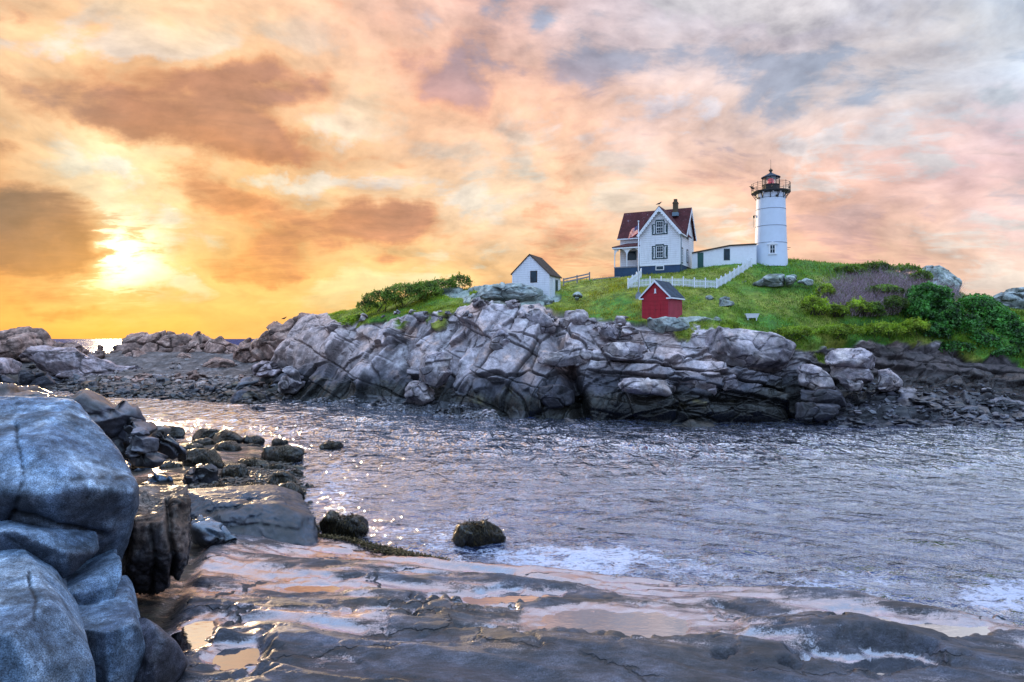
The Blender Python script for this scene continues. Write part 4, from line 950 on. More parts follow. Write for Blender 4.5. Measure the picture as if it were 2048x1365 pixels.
WB = [(348,863,50,24,'small weedy rock nearest the tip of the dark ridge'),(412,870,64,28,'weedy boulder with flat top behind the first row in the orange water'),(453,878,70,28,'long weed covered boulder in the orange reflection'),
      (405,889,58,22,'weedy boulder lying in front of the long weedy one'),(455,897,56,30,'dark boulder just below the long weedy one'),(509,881,44,20,'weedy rock standing alone between two larger weedy rocks'),
      (560,887,36,16,'small rounded weedy rock beyond the shaggy square boulder'),(511,893,26,9,'tiny dark rock barely above the water'),(564,910,86,36,'shaggy square weed covered boulder with hanging fronds'),(665,891,50,14,'low dark rock farthest out in the sparkling water'),
      (408,922,88,56,'large domed boulder matted with brown weed'),(470,948,66,40,'weedy boulder right of the pyramid shaped rock'),(505,928,70,20,'flat weedy rock behind the foam'),(562,962,66,34,'weedy boulder with foam at its left side'),
      (578,990,66,40,'round black weedy boulder at the water edge'),(592,945,30,14,'small weedy knob beside the foam'),(352,914,56,28,'weedy rock right of the ridge end'),(440,980,70,28,'weedy rock above the wide wet rock'),
      (505,978,66,28,'weedy mound behind the right half of the wide wet rock'),(345,940,50,24,'brown weedy rock near the flat pale slab'),(600,1026,40,26,'golden weed clump on the end of the wide wet rock'),
      (686,1056,106,50,'blocky boulder thick with weed beside the wide wet rock'),(960,1066,108,46,'rounded weedy boulder standing alone in the foam'),(380,900,50,24,'weedy rock behind the large domed boulder'),(545,935,50,16,'low weedy ledge right of the foam gap')]
for i, (cx, cy, w, h, lab) in enumerate(WB):
    d_ = dep(cy+h*.40, .10); ws = w/F*d_
    o_ = silrock('boulder', ell(cx, cy+h*.10, w, h*1.2, 60+i, 13), d_, ws*.42, 'weed', (1.2, 1.2, 1.0), .035*min(1, ws), .12, .0, None, (64, 44) if w < 90 else (110, 80), 60+i, .78, 4, rough=.05, mt=M['rockwet'], label='weed covered rock: '+lab if False else lab, cat='boulder')
    weeds(o_, int(900+w*w*.6), .07+.025*min(ws, 3), 60+i, .013 if w < 90 else .016)
# blocks leaning on the cliff and the stack below the bluff
CL = [([(846,700),(875,702),(904,711),(898,762),(876,779),(832,762)], 83.5, 1.7, 'cliff', 'big tilted rectangular block leaning against the middle of the cliff'),
      ([(812,779),(826,763),(850,768),(878,781),(875,798),(840,812),(811,806)], 84.5, 1.6, 'cliff', 'rounded boulder directly under the tilted rectangular block'),
      ([(1405,664),(1430,656),(1480,656),(1545,668),(1588,684),(1606,714),(1600,742),(1560,750),(1500,738),(1440,726),(1410,704)], 76.5, 3.2, 'cliff', 'massive smooth rounded ledge at the right end of the pale cliff'),
      ([(1652,722),(1658,703),(1690,697),(1722,694),(1745,704),(1762,716),(1764,732),(1752,740),(1700,734),(1657,731)], 75.5, 2.2, 'cliff', 'flat topped capstone balanced on the rock stack'),
      ([(1656,729),(1700,733),(1758,739),(1750,760),(1730,768),(1684,762),(1660,752)], 75.5, 2.0, 'cliff', 'lower block carrying the balanced capstone'),
      ([(1754,741),(1780,739),(1801,745),(1804,764),(1800,780),(1756,780)], 75.3, 1.8, 'cliff', 'square block right of the balanced stack'),
      ([(1598,731),(1622,732),(1650,744),(1678,762),(1680,780),(1640,784),(1598,770)], 74.5, 1.8, 'cliff', 'sloping slab between the smooth ledge and the balanced stack'),
      ([(1672,752),(1700,756),(1730,768),(1724,782),(1690,780)], 73.5, 1.0, 'cliff', 'half round rock in front of the balanced stack'),
      ([(1600,775),(1660,780),(1716,792),(1720,806),(1704,814),(1640,808),(1598,800)], 72.3, 1.3, 'dark', 'long dark beam of rock below the balanced stack'),
      ([(1592,807),(1640,803),(1680,813),(1690,832),(1640,842),(1592,836)], 71.2, 1.4, 'dark', 'flat topped dark ledge at the water right of the cliff foot'),
      ([(1190,700),(1215,686),(1260,684),(1296,696),(1300,712),(1270,722),(1215,720)], 76.0, 1.3, 'cliff', 'rounded shelf bulging from the cliff below the red shed'),
      ([(1340,745),(1380,742),(1425,752),(1440,770),(1430,788),(1370,784),(1342,770)], 73.8, 1.3, 'cliff', 'pillow shaped block low on the right part of the cliff'),
      ([(1230,760),(1290,757),(1345,762),(1358,780),(1340,792),(1270,788),(1235,778)], 73.4, 1.3, 'cliff', 'lens shaped block above the dark band of the cliff'),
      ([(1435,752),(1480,756),(1482,778),(1450,782),(1434,770)], 73.6, 1.0, 'cliff', 'squared block just right of the pillow shaped block'),
      ([(1060,700),(1110,705),(1150,690),(1190,705),(1188,725),(1120,735),(1075,725)], 79.2, 1.1, 'cliff', 'wide slanting block on the upper cliff left of the cleft'),
      ([(985,668),(1010,645),(1022,660),(1015,700),(990,715),(978,700)], 82.5, 1.0, 'cliff', 'upright egg shaped block on the upper cliff'),
      ([(1130,622),(1165,624),(1188,640),(1196,662),(1160,668),(1125,655)], 84.0, 1.3, 'cliff', 'pale block at the cliff brow left of the red shed'),
      ([(1036,622),(1075,618),(1105,640),(1110,668),(1070,676),(1038,655)], 85.0, 1.4, 'cliff', 'large rounded shoulder of rock at the cliff brow under the white shed'),
      ([(1195,655),(1225,648),(1240,662),(1232,680),(1200,678)], 79.8, .9, 'cliff', 'small pale block at the brow between two larger ones'),
      ([(1070,775),(1120,770),(1150,780),(1148,806),(1100,815),(1068,800)], 76.5, 1.1, 'dark', 'dark low block at the cliff foot near the pebble beach')]
for i, (poly, d_, tk, kd, lab) in enumerate(CL):
    silrock('cliff_block', poly, d_, tk, kd, (2.6, 2.6, 1.5), .10, .16, .10, rotm(0, 10, 0), (130, 70), 90+i, .5, 9, rough=.07, tide=None, label=lab, cat='rock', cw=.025)
# rocks on the hill
HR = [([(1508,566),(1526,554),(1547,549),(1571,551),(1573,571),(1548,576),(1511,573)], 91, 1.2, 'lichen', 'largest grey outcrop in the turf below the lighthouse'),([(1572,551),(1589,554),(1588,570),(1573,572)], 91, 1.0, 'lichen', 'square pale rock touching the right side of the largest outcrop'),
      ([(1430,612),(1438,600),(1452,597),(1468,604),(1472,616),(1440,620)], 85, .8, 'lichen', 'pale rounded rock in the grass right of the red shed'),([(1468,569),(1480,562),(1498,560),(1500,570),(1480,574)], 92, .6, 'lichen', 'flat grey rock left of the largest hill outcrop'),
      ([(1453,570),(1462,565),(1469,571),(1460,576)], 92, .4, 'lichen', 'tiny grey rock near the picket fence corner'),([(1838,546),(1850,535),(1876,531),(1906,534),(1916,547),(1920,566),(1923,600),(1870,606),(1840,575)], 100, 3.5, 'lichen', 'big blocky outcrop on the right skyline above the shrubs'),
      ([(1978,596),(2003,587),(2026,575),(2062,571),(2120,590),(2120,650),(1990,640)], 96, 3.0, 'lichen', 'dark rock knoll on the skyline at the right edge'),([(1408,596),(1420,592),(1430,598),(1420,602)], 86, .4, 'lichen', 'flat stone half buried behind the pale rounded rock'),
      ([(1592,564),(1612,559),(1630,566),(1615,572)], 91, .6, 'lichen', 'low grey stone right of the square pale rock'),([(1148,592),(1156,588),(1162,596),(1154,602)], 90, .4, 'lichen', 'small stone in the turf right of the white shed'),
      ([(905,585),(960,574),(1020,568),(1075,574),(1100,588),(1060,600),(980,604),(920,602)], 90.6, 1.0, 'lichen', 'long greenish slab of ledge in front of the white shed'),([(1062,594),(1090,590),(1118,600),(1142,612),(1138,622),(1100,618),(1068,608)], 92.0, 1.2, 'lichen', 'cracked greenish ledge below the right corner of the white shed'),
      ([(930,606),(985,601),(1030,608),(1035,618),(980,622),(935,616)], 92.5, 1.1, 'lichen', 'low greenish ledge near the brow left of the white shed'),
      ([(1290,640),(1330,635),(1378,640),(1400,652),(1370,664),(1320,664),(1288,655)], 79.2, 1.1, 'lichen', 'mossy ledge at the base of the red shed')]
for i, (poly, d_, tk, kd, lab) in enumerate(HR):
    silrock('hill_rock', poly, d_, tk, kd, (2.2, 2.2, 1.2), .10, .2, .12, None, (110, 60), 120+i, .6, 9, rough=.06, label=lab, cat='rock', cw=.03)
# far ridges on the left
FR = [([(-120,672),(-40,665),(0,663),(41,657),(72,656),(92,666),(113,680),(122,697),(110,720),(-120,730)], 140, 6, 'far', 'rounded brown headland rock at the far left skyline'),([(100,684),(135,682),(160,694),(178,706),(182,722),(105,722)], 138, 3, 'far', 'low dark ledge left of the gap with the glittering sea'),
      ([(181,712),(190,697),(203,690),(207,704),(206,718),(185,722)], 136, 1.5, 'far', 'pointed rock standing in the gap below the sun glitter'),([(31,704),(51,691),(89,688),(120,692),(148,697),(175,711),(212,721),(260,733),(307,748),(292,760),(191,764),(150,758),(100,752),(68,742),(38,728)], 128, 4.5, 'farlight', 'long pale sloping slab in the left middle distance'),
      ([(212,715),(224,696),(239,681),(277,673),(310,670),(332,668),(376,671),(388,690),(385,730),(225,735)], 146, 6, 'far', 'broad brown ridge right of the sea gap'),([(370,695),(380,676),(396,664),(412,672),(421,690),(418,722),(374,724)], 143, 4, 'far', 'tall rounded knob on the middle of the far ridge'),
      ([(412,690),(424,677),(437,669),(447,680),(460,688),(484,700),(494,735),(418,735)], 142, 4, 'far', 'second knob sloping right on the far ridge'),([(222,728),(240,711),(262,703),(290,702),(306,716),(314,734),(230,742)], 138, 3, 'far', 'smooth mound below the broad brown ridge'),
      ([(332,742),(345,714),(365,705),(398,712),(414,740)], 136, 3, 'far', 'domed boulder below the tall rounded knob'),([(462,712),(482,690),(500,677),(512,690),(528,714),(505,730),(468,728)], 134, 3, 'far', 'cracked rocks filling the dip beside the stepped outcrop'),
      ([(500,690),(512,676),(533,662),(538,642),(552,639),(563,649),(581,638),(602,634),(626,633),(664,640),(672,680),(640,715),(574,722),(520,718)], 119, 6, 'far', 'stepped brown outcrop on the skyline left of the cliff'),([(500,738),(525,724),(555,723),(568,738),(545,752),(505,752)], 108, 2, 'farlight', 'pale rounded boulder at the left foot of the cliff'),
      ([(555,760),(575,740),(600,735),(608,765),(590,785),(560,782)], 101, 2.0, 'cliff', 'grey bulging rock where the cliff meets the rubble bar'),([(400,735),(430,718),(465,722),(478,742),(440,750)], 130, 2.5, 'far', 'low hump between the domed boulder and the stepped outcrop'),
      ([(-100,720),(-20,712),(20,718),(38,730),(48,746),(0,752),(-100,756)], 118, 4, 'farlight', 'tilted grey slab at the far left edge below the headland rock'),([(30,748),(60,740),(95,752),(110,768),(60,776),(30,770)], 108, 2.2, 'dark', 'dark wet ledge below the long pale slab'),
      ([(-60,760),(0,752),(30,762),(40,780),(-60,786)], 104, 2.0, 'dark', 'dark ledge at the left edge above the layered ridge'),([(455,802),(478,786),(515,783),(545,796),(548,812),(510,815),(462,812)], 97.5, 2.2, 'dark', 'dark weedy outcrop reaching into the orange inlet'),
      ([(498,818),(512,811),(532,814),(538,824),(505,827)], 85.5, .8, 'dark', 'small black rock alone at the mouth of the orange inlet')]
for i, (poly, d_, tk, kd, lab) in enumerate(FR):
    silrock('rock_outcrop', poly, d_, tk, kd, (4.5, 4.5, 2.4), .40, .35, .35, rotm(5, 12, 10), (150, 80), 150+i, .55, 9, rough=.22, label=lab, cat='rock outcrop')
# far rubble bar
pu = np.arange(-260, 640, 3.0); dd_ = np.concatenate([np.arange(92, 150, .35)])
U_, D_ = np.meshgrid(pu, dd_, indexing='ij'); u_ = U_.ravel(); d_ = D_.ravel()
dw = np.interp(u_, [-260,0,130,180,300,400,470,500,545,600,640], [dep(v, 0) for v in (760,772,782,793,797,800,806,811,802,800,800)])
x_ = (u_-1024)/F*d_; q = np.stack([x_, d_, 0*x_], 1)
zz = np.interp(d_-dw, [-6, -1, 0, 1.5, 12, 30, 50], [-1.4, -.25, 0, .35, 1.6, 3.2, 3.4])+fbm(q, .45, 5, .55, 700)*.5*sst(-.5, 3, d_-dw)
zz = zz-4.5*sst(141, 150, d_)+2.8*sst(126, 140, d_)-.3*np.exp(-((u_-196)/22)**2)*sst(112, 126, d_)
c = np.tile(np.array([.060, .048, .040]), (len(x_), 1)); c = mixc(c, (.20, .17, .17), sst(3, 14, d_-dw)*.6); c = mixc(c, (.028, .020, .012), sst(6, 0, d_-dw)*.8)
c = c*(1+.7*fbm(q, 1.2, 3, .6, 702))[:, None]
far = grid_mesh('far_shore', np.stack([x_, d_, zz], 1), len(pu), len(dd_), M['rock'], np.clip(c, .004, .9), dict(crack=0*x_, wet=sst(12, 0, d_-dw)*.5)); tag(far, kind='structure')
FZ = zz.reshape(len(pu), len(dd_))
def farz(px, d):
    return float(FZ[int(np.clip(np.searchsorted(pu, px), 0, len(pu)-1)), int(np.clip(np.searchsorted(dd_, d), 0, len(dd_)-1))])
# prototypes for loose rubble, one set per palette
def proto(kind, seed, mt):
    o_ = silrock('proto', ell(1024, 677, 1365*2/10, 1365*1.5/10, seed), 10, .85, kind, (1.1, 1.1, .9), .10, .35, .05, None, (34, 20), 300+seed, .6, 7, rough=.05, mt=mt)
    me = o_.data; co = np.empty(len(me.vertices)*3, np.float32); me.vertices.foreach_get('co', co); co = co.reshape(-1, 3); co[:, 2] -= .55; me.vertices.foreach_set('co', co.ravel()); me.update()
    bpy.data.objects.remove(o_); return me
PRO = {k: [proto(k, i, mt) for i in range(4)] for k, mt in (('dark', M['rockwet']), ('far', M['rock']), ('cliff', M['rock']), ('weed', M['rockwet']))}
def rubble(kind, loc, s, label, group, rs, flat=1.0, cat='rock', name='loose_rock'):
    me = PRO[kind][rs.integers(0, 4)]; o_ = bpy.data.objects.new(name, me); COL.objects.link(o_); o_.location = loc
    o_.rotation_euler = (rs.uniform(-.35, .35), rs.uniform(-.35, .35), rs.uniform(0, 6.28)); o_.scale = (s*rs.uniform(.8, 1.3), s*rs.uniform(.7, 1.1), s*rs.uniform(.55, .9)*flat)
    return tag(o_, label, cat, group)
rs = np.random.default_rng(5)
for i in range(105):
    px = rs.uniform(60, 600); dwl = float(np.interp(px, [0,130,180,300,400,470,500,545,600], [dep(v, 0) for v in (772,782,793,797,800,806,811,802,800)]))
    d_ = dwl+rs.uniform(-.8, 1)**1*1.0+abs(rs.normal())*9; s = float(np.clip(rs.lognormal(-.55, .55), .25, 1.6))
    kd = 'dark' if d_ < dwl+11 else ('far' if rs.random() < .7 else 'cliff')
    rubble(kd if rs.random() < .7 else 'weed', ((px-1024)/F*d_, d_, farz(px, d_)+.1), s, 'loose wet rock of the dark rubble bar across the orange inlet' if d_ < dwl+11 else 'dry brown rock at the back of the rubble bar under the far ridges',
           'loose rocks on the rubble bar' if d_ < dwl+11 else 'dry rocks behind the rubble bar', rs)
for i in range(60):
    px = rs.uniform(1640, 2075); t0 = rs.uniform(1.05, 4.1); i_ = int(np.argmin(np.abs(UP-px))); j_ = int(np.argmin(np.abs(tv-t0)))
    pt = P2.reshape(NU, NV, 3)[i_, j_]; s = float(np.clip(rs.lognormal(-.45, .5), .3, 1.7))
    hi = t0 > 2.6
    rubble('dark' if rs.random() < .93 else 'cliff', (pt[0], pt[1]-.1, pt[2]+.15), s, 'dark rock on the slope under the brown soil bluff' if hi else 'black wet rock along the waterline right of the cliff', 'dark rocks under the bluff' if hi else 'black rocks at the right waterline', rs, .55)
for i in range(40):
    px = rs.uniform(600, 1240); t0 = rs.uniform(.95, 2.0); i_ = int(np.argmin(np.abs(UP-px))); j_ = int(np.argmin(np.abs(tv-t0)))
    pt = P2.reshape(NU, NV, 3)[i_, j_]; s = float(np.clip(rs.lognormal(-1.0, .5), .2, 1.0))
    rubble('cliff' if rs.random() < .35 else 'dark', (pt[0], pt[1]-.1, pt[2]+.05), s, 'grey stone strewn on the pebble beach below the cliff', 'stones on the pebble beach', rs)
for i in range(42):
    px = rs.uniform(700, 1260); py = rs.uniform(0, 1); i_ = int(np.argmin(np.abs(UP-px))); j_ = int(np.argmin(np.abs(tv-(5.0+rs.normal()*.25))))
    pt = P2.reshape(NU, NV, 3)[i_, j_]; s = float(np.clip(rs.lognormal(-.75, .45), .25, 1.1))
    rubble('cliff', (pt[0], pt[1]-.1, pt[2]+.02), s, 'pale broken rock along the grassy brow of the cliff', 'broken rocks along the brow', rs)
for i in range(26):
    x_ = rs.uniform(-17, -8); y_ = rs.uniform(31, 47)
    if inland(np.array([x_]), np.array([y_]))[0] < -.3: continue
    rubble('weed', (x_, y_, shz(x_, y_)+.03), float(rs.uniform(.15, .5)), 'small weedy rock packed between the shore boulders', 'small weedy rocks on the near shore', rs)
RUB = []
def rub_pts(n, f):
    return np.array([f() for _ in range(n)])
# pebbles: nobody could count them
def pebbles(pts, sizes, mt, name, cols, lab):
    n = len(pts); ico = bmesh.new(); bmesh.ops.create_icosphere(ico, subdivisions=1, radius=1); vs = np.array([v.co[:] for v in ico.verts]); fs = np.array([[v.index for v in f.verts] for f in ico.faces]); ico.free()
    r_ = np.random.default_rng(3); a = r_.uniform(0, 6.28, n); ca, sa = np.cos(a), np.sin(a); st = r_.uniform(.6, 1.3, (n, 1, 3))*np.array([1.2, .9, .55]); dv_ = vs[None]*(1+.25*r_.normal(size=(n, len(vs), 1)))*st
    V_ = np.stack([dv_[:, :, 0]*ca[:, None]-dv_[:, :, 1]*sa[:, None], dv_[:, :, 0]*sa[:, None]+dv_[:, :, 1]*ca[:, None], dv_[:, :, 2]], 2)*sizes[:, None, None]+pts[:, None]
    Fc = (fs[None]+(np.arange(n)*len(vs))[:, None, None]).reshape(-1, 3)
    o_ = np_mesh(name, V_.reshape(-1, 3), Fc, mt, np.repeat(cols, len(vs), 0), dict(crack=np.zeros(n*len(vs)), wet=np.full(n*len(vs), .4))); return tag(o_, lab, None, None, 'stuff')
n = 5200; px = rs.uniform(585, 1260, n); t0 = rs.uniform(.9, 2.0, n); G3 = P2.reshape(NU, NV, 3)
ii = np.clip(np.searchsorted(UP, px), 0, NU-1); jj = np.clip(np.searchsorted(tv, t0), 0, NV-1); pts = G3[ii, jj]+rs.normal(size=(n, 3))*[.15, .1, .03]
tag(pebbles(pts, rs.uniform(.05, .26, n)**1.0, M['rockwet'], 'pebbles', rs.uniform(.05, .30, (n, 1))*np.array([.95, .95, 1.1]), 'grey pebbles covering the beach under the cliff'), 'grey pebbles covering the beach under the cliff', 'pebbles')
n = 3200; x_ = rs.uniform(-18.5, -8.2, n); y_ = rs.uniform(29.5, 49, n); ok = inland(x_, y_) > -.2; x_ = x_[ok]; y_ = y_[ok]; n = len(x_)
pts = np.array([(a, b_, shz(a, b_)+.03) for a, b_ in zip(x_, y_)])
tag(pebbles(pts, rs.uniform(.04, .15, n), M['rockwet'], 'gravel', rs.uniform(.015, .11, (n, 1))*np.array([1.1, .95, .8]), ''), 'dark gravel between the weedy boulders', 'gravel')
n = 1500; px = rs.uniform(60, 600, n); dwl = np.interp(px, [0,130,180,300,400,470,500,545,600], [dep(v, 0) for v in (772,782,793,797,800,806,811,802,800)]); d_ = dwl+np.abs(rs.normal(size=n))*11-.3
pts = np.array([((a-1024)/F*b_, b_, farz(a, b_)+.08) for a, b_ in zip(px, d_)]); kk = sst(14, 4, d_-dwl)[:, None]
tag(pebbles(pts, np.clip(rs.lognormal(-1.3, .5, n), .1, .8), M['rockwet'], 'rubble', rs.uniform(.5, 1.5, (n, 1))*(np.array([[.075, .065, .065]])*kk+(1-kk)*np.array([[.26, .21, .20]])), ''), 'small rubble filling the bar between the larger rocks', 'rubble')
n = 700; px = rs.uniform(1640, 2090, n); t0 = rs.uniform(1.0, 4.2, n); ii = np.clip(np.searchsorted(UP, px), 0, NU-1); jj = np.clip(np.searchsorted(tv, t0), 0, NV-1); pts = G3[ii, jj]+np.array([0, 0, .05])
tag(pebbles(pts, np.clip(rs.lognormal(-1.4, .5, n), .1, .7), M['rockwet'], 'rubble', rs.uniform(.5, 1.7, (n, 1))*np.array([[.085, .08, .10]]), ''), 'small dark rubble under the bluff', 'rubble')
# weed mat at the slab's edge
poly = [(628,1082),(700,1078),(760,1090),(830,1102),(905,1122),(860,1130),(780,1126),(720,1112),(660,1098),(625,1092)]
pw = [W(a, b_, .1) for a, b_ in poly]; n = 26000; x_ = rs.uniform(-9.5, -1.5, n); y_ = rs.uniform(26, 31.5, n)
ins = np.zeros(n, bool)
for i in range(len(pw)):
    (xa, ya), (xb, yb) = pw[i], pw[(i+1) % len(pw)]
    cc = ((ya > y_) != (yb > y_)); ins ^= cc & (x_ < (xb-xa)*(y_-ya)/((yb-ya) or 1e-9)+xa)
ins = ins | (rs.random(n) < .0); x_ = x_[ins]; y_ = y_[ins]; n = len(x_)
pz = np.array([shz(a, b_) for a, b_ in zip(x_, y_)]); p0 = np.stack([x_, y_, pz+rs.uniform(.02, .16, n)], 1)
sd = rs.normal(size=(n, 3)); sd[:, 2] *= .3; sd /= np.linalg.norm(sd, axis=1, keepdims=True); ln = rs.normal(size=(n, 3)); ln[:, 2] *= .35; ln /= np.linalg.norm(ln, axis=1, keepdims=True)
V_ = np.stack([p0-sd*.025, p0+sd*.025, p0+sd*.03+ln*.12, p0-sd*.02+ln*.12], 1).reshape(-1, 3); b_ = np.arange(n)*4
cc = np.array([.05, .036, .014])*rs.uniform(.3, 2.6, (n, 1))
o_ = np_mesh('seaweed_mat', V_, np.stack([b_, b_+1, b_+2, b_+3], 1), M['weed'], np.repeat(cc, 4, 0)); tag(o_, 'brown seaweed mat lying along the far edge of the wet slab', 'seaweed', None, 'stuff')
# ------------------------------------------------------------------ keeper's house
def frame_at(px, py, d, deg):
    o = P(px, py, d); return o, -math.radians(deg)
def part(mb, name, m, parent, label=None, bevel=0):
    o = mb.build(name, m, parent, bevel)
    if label: o['label'] = label
    return o
def gable_window(parent, x, z, w, h, y0, side='front', shutters=True, tall=0):
    """window on a wall: local x along the wall, y0 the wall face (outwards -y)"""
    def T(a, b):    # box on the wall, a,b in (along, out, up)
        if side == 'front': return (a[0], y0-b[1], a[2]), (b[0], y0-a[1], b[2])
        return (y0+a[1], a[0], a[2]), (y0+b[1], b[0], b[2])
    def bx(mb, x0, x1, o0, o1, z0, z1): mb.box(*T((x0, o0, z0), (x1, o1, z1)))
    fr = MB()   # dark surround
    W_ = w/2; S = .62 if shutters else .12
    zt = z+h; zs = zt-(.42 if tall else 0)
    # outer trim bars
    bx(fr, x-W_-.10, x+W_+.10, 0, .06, zt, zt+.22); bx(fr, x-W_-S, x+W_+S, 0, .06, z-.17, z)
    bx(fr, x-W_-.16, x-W_, 0, .055, z, zt); bx(fr, x+W_, x+W_+.16, 0, .055, z, zt)
    if shutters:
        for s_ in (-1, 1):
            a = x+s_*(W_+.10); b_ = x+s_*(W_+S); lo, hi = min(a, b_), max(a, b_)
            bx(fr, lo, hi, 0, .052, zs-.12, zs+.04); e_ = b_ if s_ < 0 else b_-.17
            bx(fr, e_, e_+.17, 0, .052, z, zs-.10)
            bx(fr, lo+.22, lo+.34, 0, .035, z+.12, zs-.24)
            bx(fr, e_-.04, e_+.14, 0, .07, z+h*.40, z+h*.40+.10)
    t = part(fr, 'window', M['teal'], parent)
    if shutters:
        sh = MB()
        for s_ in (-1, 1):
            a = x+s_*(W_+.10); b_ = x+s_*(W_+S-.10); lo, hi = min(a, b_), max(a, b_); bx(sh, lo, hi, 0, .03, z, zs-.10)
        part(sh, 'side_panel', M['whiteplain'], t)
    sa = MB()
    for a in (x-W_, x+W_-.08): bx(sa, a, a+.08, .01, .05, z, zt)
    for a in (z, z+h/2-.04, zt-.08): bx(sa, x-W_+.08, x+W_-.08, .01, .048, a, a+.08)
    for k in (1, 2): bx(sa, x-W_+.08+k*(w-.16)/3-.013, x-W_+.08+k*(w-.16)/3+.013, .012, .04, z+.08, zt-.08)
    for a in (z+h*.25, z+h*.75): bx(sa, x-W_+.08, x+W_-.08, .012, .038, a-.013, a+.013)
    part(sa, 'sash', M['whiteplain'], t)
    gl = MB(); bx(gl, x-W_, x+W_, -.02, .012, z, zt); part(gl, 'pane', M['glass'], t)
    return t
hx, hy, _ = P(1360, 528, 97.0); hz = CZ-(528-HY)/F*97.0
H = empty('keepers_house', (hx, hy, hz), -math.radians(27))
tag(H, 'white gabled keeper house with maroon roof, scalloped bargeboards and navy foundation', 'house')
HF = -2.7   # front face of the front wing in local y (0 = main wing front plane)
# local frame: x to the right along the front, y back, origin moved to the front right corner
W1 = 5.8; ML = 9.6; D0 = 2.7; D1 = 8.7; E1 = 4.75; PK = 8.25; RG = 8.75; E2 = 4.9
w = MB()
w.prism([(-W1, 0), (0, 0), (0, E1), (-W1/2, PK-.05), (-W1, E1)], 1, 0, D0+3)          # front wing
w.prism([(D0, 0), (D1, 0), (D1, E2), ((D0+D1)/2, RG-.1), (D0, E2)], 0, -ML, -.003)        # main wing (gable ends left and right)
part(w, 'wall', M['white'], H)
f = MB(); f.box((-W1+.05, .05, -2.2), (-.05, D0+1, 0)); f.box((-ML+.05, D0+.05, -2.6), (-.055, D1-.05, -.003)); part(f, 'foundation', M['navy'], H)
for cx_, cy_ in ((-W1, 0), (0, 0), (-ML, D0)):
    cb = MB(); cb.box((cx_-.10, cy_-.03, 0.002), (cx_+.10 if cx_ else .035, cy_+.12, E1-.05 if cy_ == 0 else E2-.05)); part(cb, 'corner_board', M['whiteplain'], H)
cb = MB(); cb.box((-.06, D1-.12, .002), (.035, D1+.03, E2)); part(cb, 'corner_board', M['whiteplain'], H); cb = MB(); cb.box((-W1, -.025, -.10), (0.03, -.003, .12)); part(cb, 'skirt_board', M['whiteplain'], H)
def slab_roof(mb, axis, c, half, ridge, eave_z, over, a0, a1, th=.16):
    """two planes of a gable roof; axis = direction of the ridge"""
    run = half+over; slope = (ridge-eave_z)/half; ze = ridge-slope*run
    for s_ in (-1, 1):
        pts = [(c, ridge), (c+s_*run, ze), (c+s_*run, ze+th), (c, ridge+th*1.2)]
        mb.prism(pts, axis, a0, a1)
r = MB(); slab_roof(r, 1, -W1/2, W1/2, PK, E1, .42, -.50, D0+3.0)
slab_roof(r, 0, (D0+D1)/2, 3.0, RG, E2, .42, -ML-.45, .42)
roof = part(r, 'roof', M['maroon'], H)
# bargeboards with hanging scallops
def barge(c, half, ridge, eave_z, over, at, axis, name='bargeboard'):
    mb = MB(); run = half+over; slope = (ridge-eave_z)/half
    for s_ in (-1, 1):
        p0 = (c, ridge+.05); p1 = (c+s_*run, ridge-slope*run+.05); L_ = math.hypot(p1[0]-p0[0], p1[1]-p0[1]); ux, uz = (p1[0]-p0[0])/L_, (p1[1]-p0[1])/L_
        nx, nz = (-uz, ux) if (ux*s_) > 0 and ux < 0 else (uz, -ux)
        if nz > 0: nx, nz = -nx, -nz
        mb.prism([p0, p1, (p1[0]+nx*.24, p1[1]+nz*.24), (p0[0], p0[1]-.42)], axis, at-.05, at)
        n = int(L_/.42)
        for i in range(1, n):
            t_ = (i+.3)*L_/n; cx_, cz_ = p0[0]+ux*t_+nx*.22, p0[1]+uz*t_+nz*.22
            mb.prism([(cx_+math.cos(a)*.19*1.0, cz_+math.sin(a)*.24) for a in [k*math.pi/5 for k in range(10)]], axis, at-.042, at-.008)
    part(mb, name, M['whiteplain'], roof)
barge(-W1/2, W1/2, PK, E1, .42, -.50, 1); barge((D0+D1)/2, 3.0, RG, E2, .42, .47, 0); 
gt = MB()   # eaves gutters
gt.box((-ML-.45, D0-.50, 4.28), (-W1-.3, D0-.36, 4.46)); gt.box((.30, -.5, 4.12), (.44, D0, 4.26)); part(gt, 'gutter', M['whiteplain'], roof)
ch = MB(); ch.box((-2.05, 4.2, 7.6), (-1.40, 4.9, 9.75)); ch.box((-2.10, 4.15, 9.45), (-1.35, 4.95, 9.62)); ch.box((-1.95, 4.3, 9.75), (-1.5, 4.8, 10.15)); part(ch, 'chimney', M['brick'], roof)
cf = MB(); cf.box((-2.15, 4.1, 7.6), (-1.30, 5.0, 8.15)); part(cf, 'flashing', M['pipe'], roof)
gable_window(H, -W1/2, .98, 1.05, 1.75, 0, 'front', True); gable_window(H, -W1/2, 4.52, 1.05, 1.75, 0, 'front', True, 1)
bw = MB(); bw.box((-W1/2-.62, -.02, -.78), (-W1/2+.62, .03, -.10)); bwo = part(bw, 'basement_window', M['whiteplain'], H)
bw = MB(); bw.box((-W1/2-.5, -.035, -.68), (-W1/2+.5, -.021, -.22)); part(bw, 'pane', M['glass'], bwo)
for (a, z_, h_) in ((1.2, .35, 1.9), (4.6, .75, 1.6), (4.7, 4.25, 1.9)): gable_window(H, a, z_, .8, h_, 0, 'side', False)
dp = MB(); dp.tube([(.12, -.35, 4.15), (.12, -.1, 3.8), (.12, .32, 3.5), (.12, .32, -1.4)], .05); part(dp, 'downpipe', M['pipe'], H)
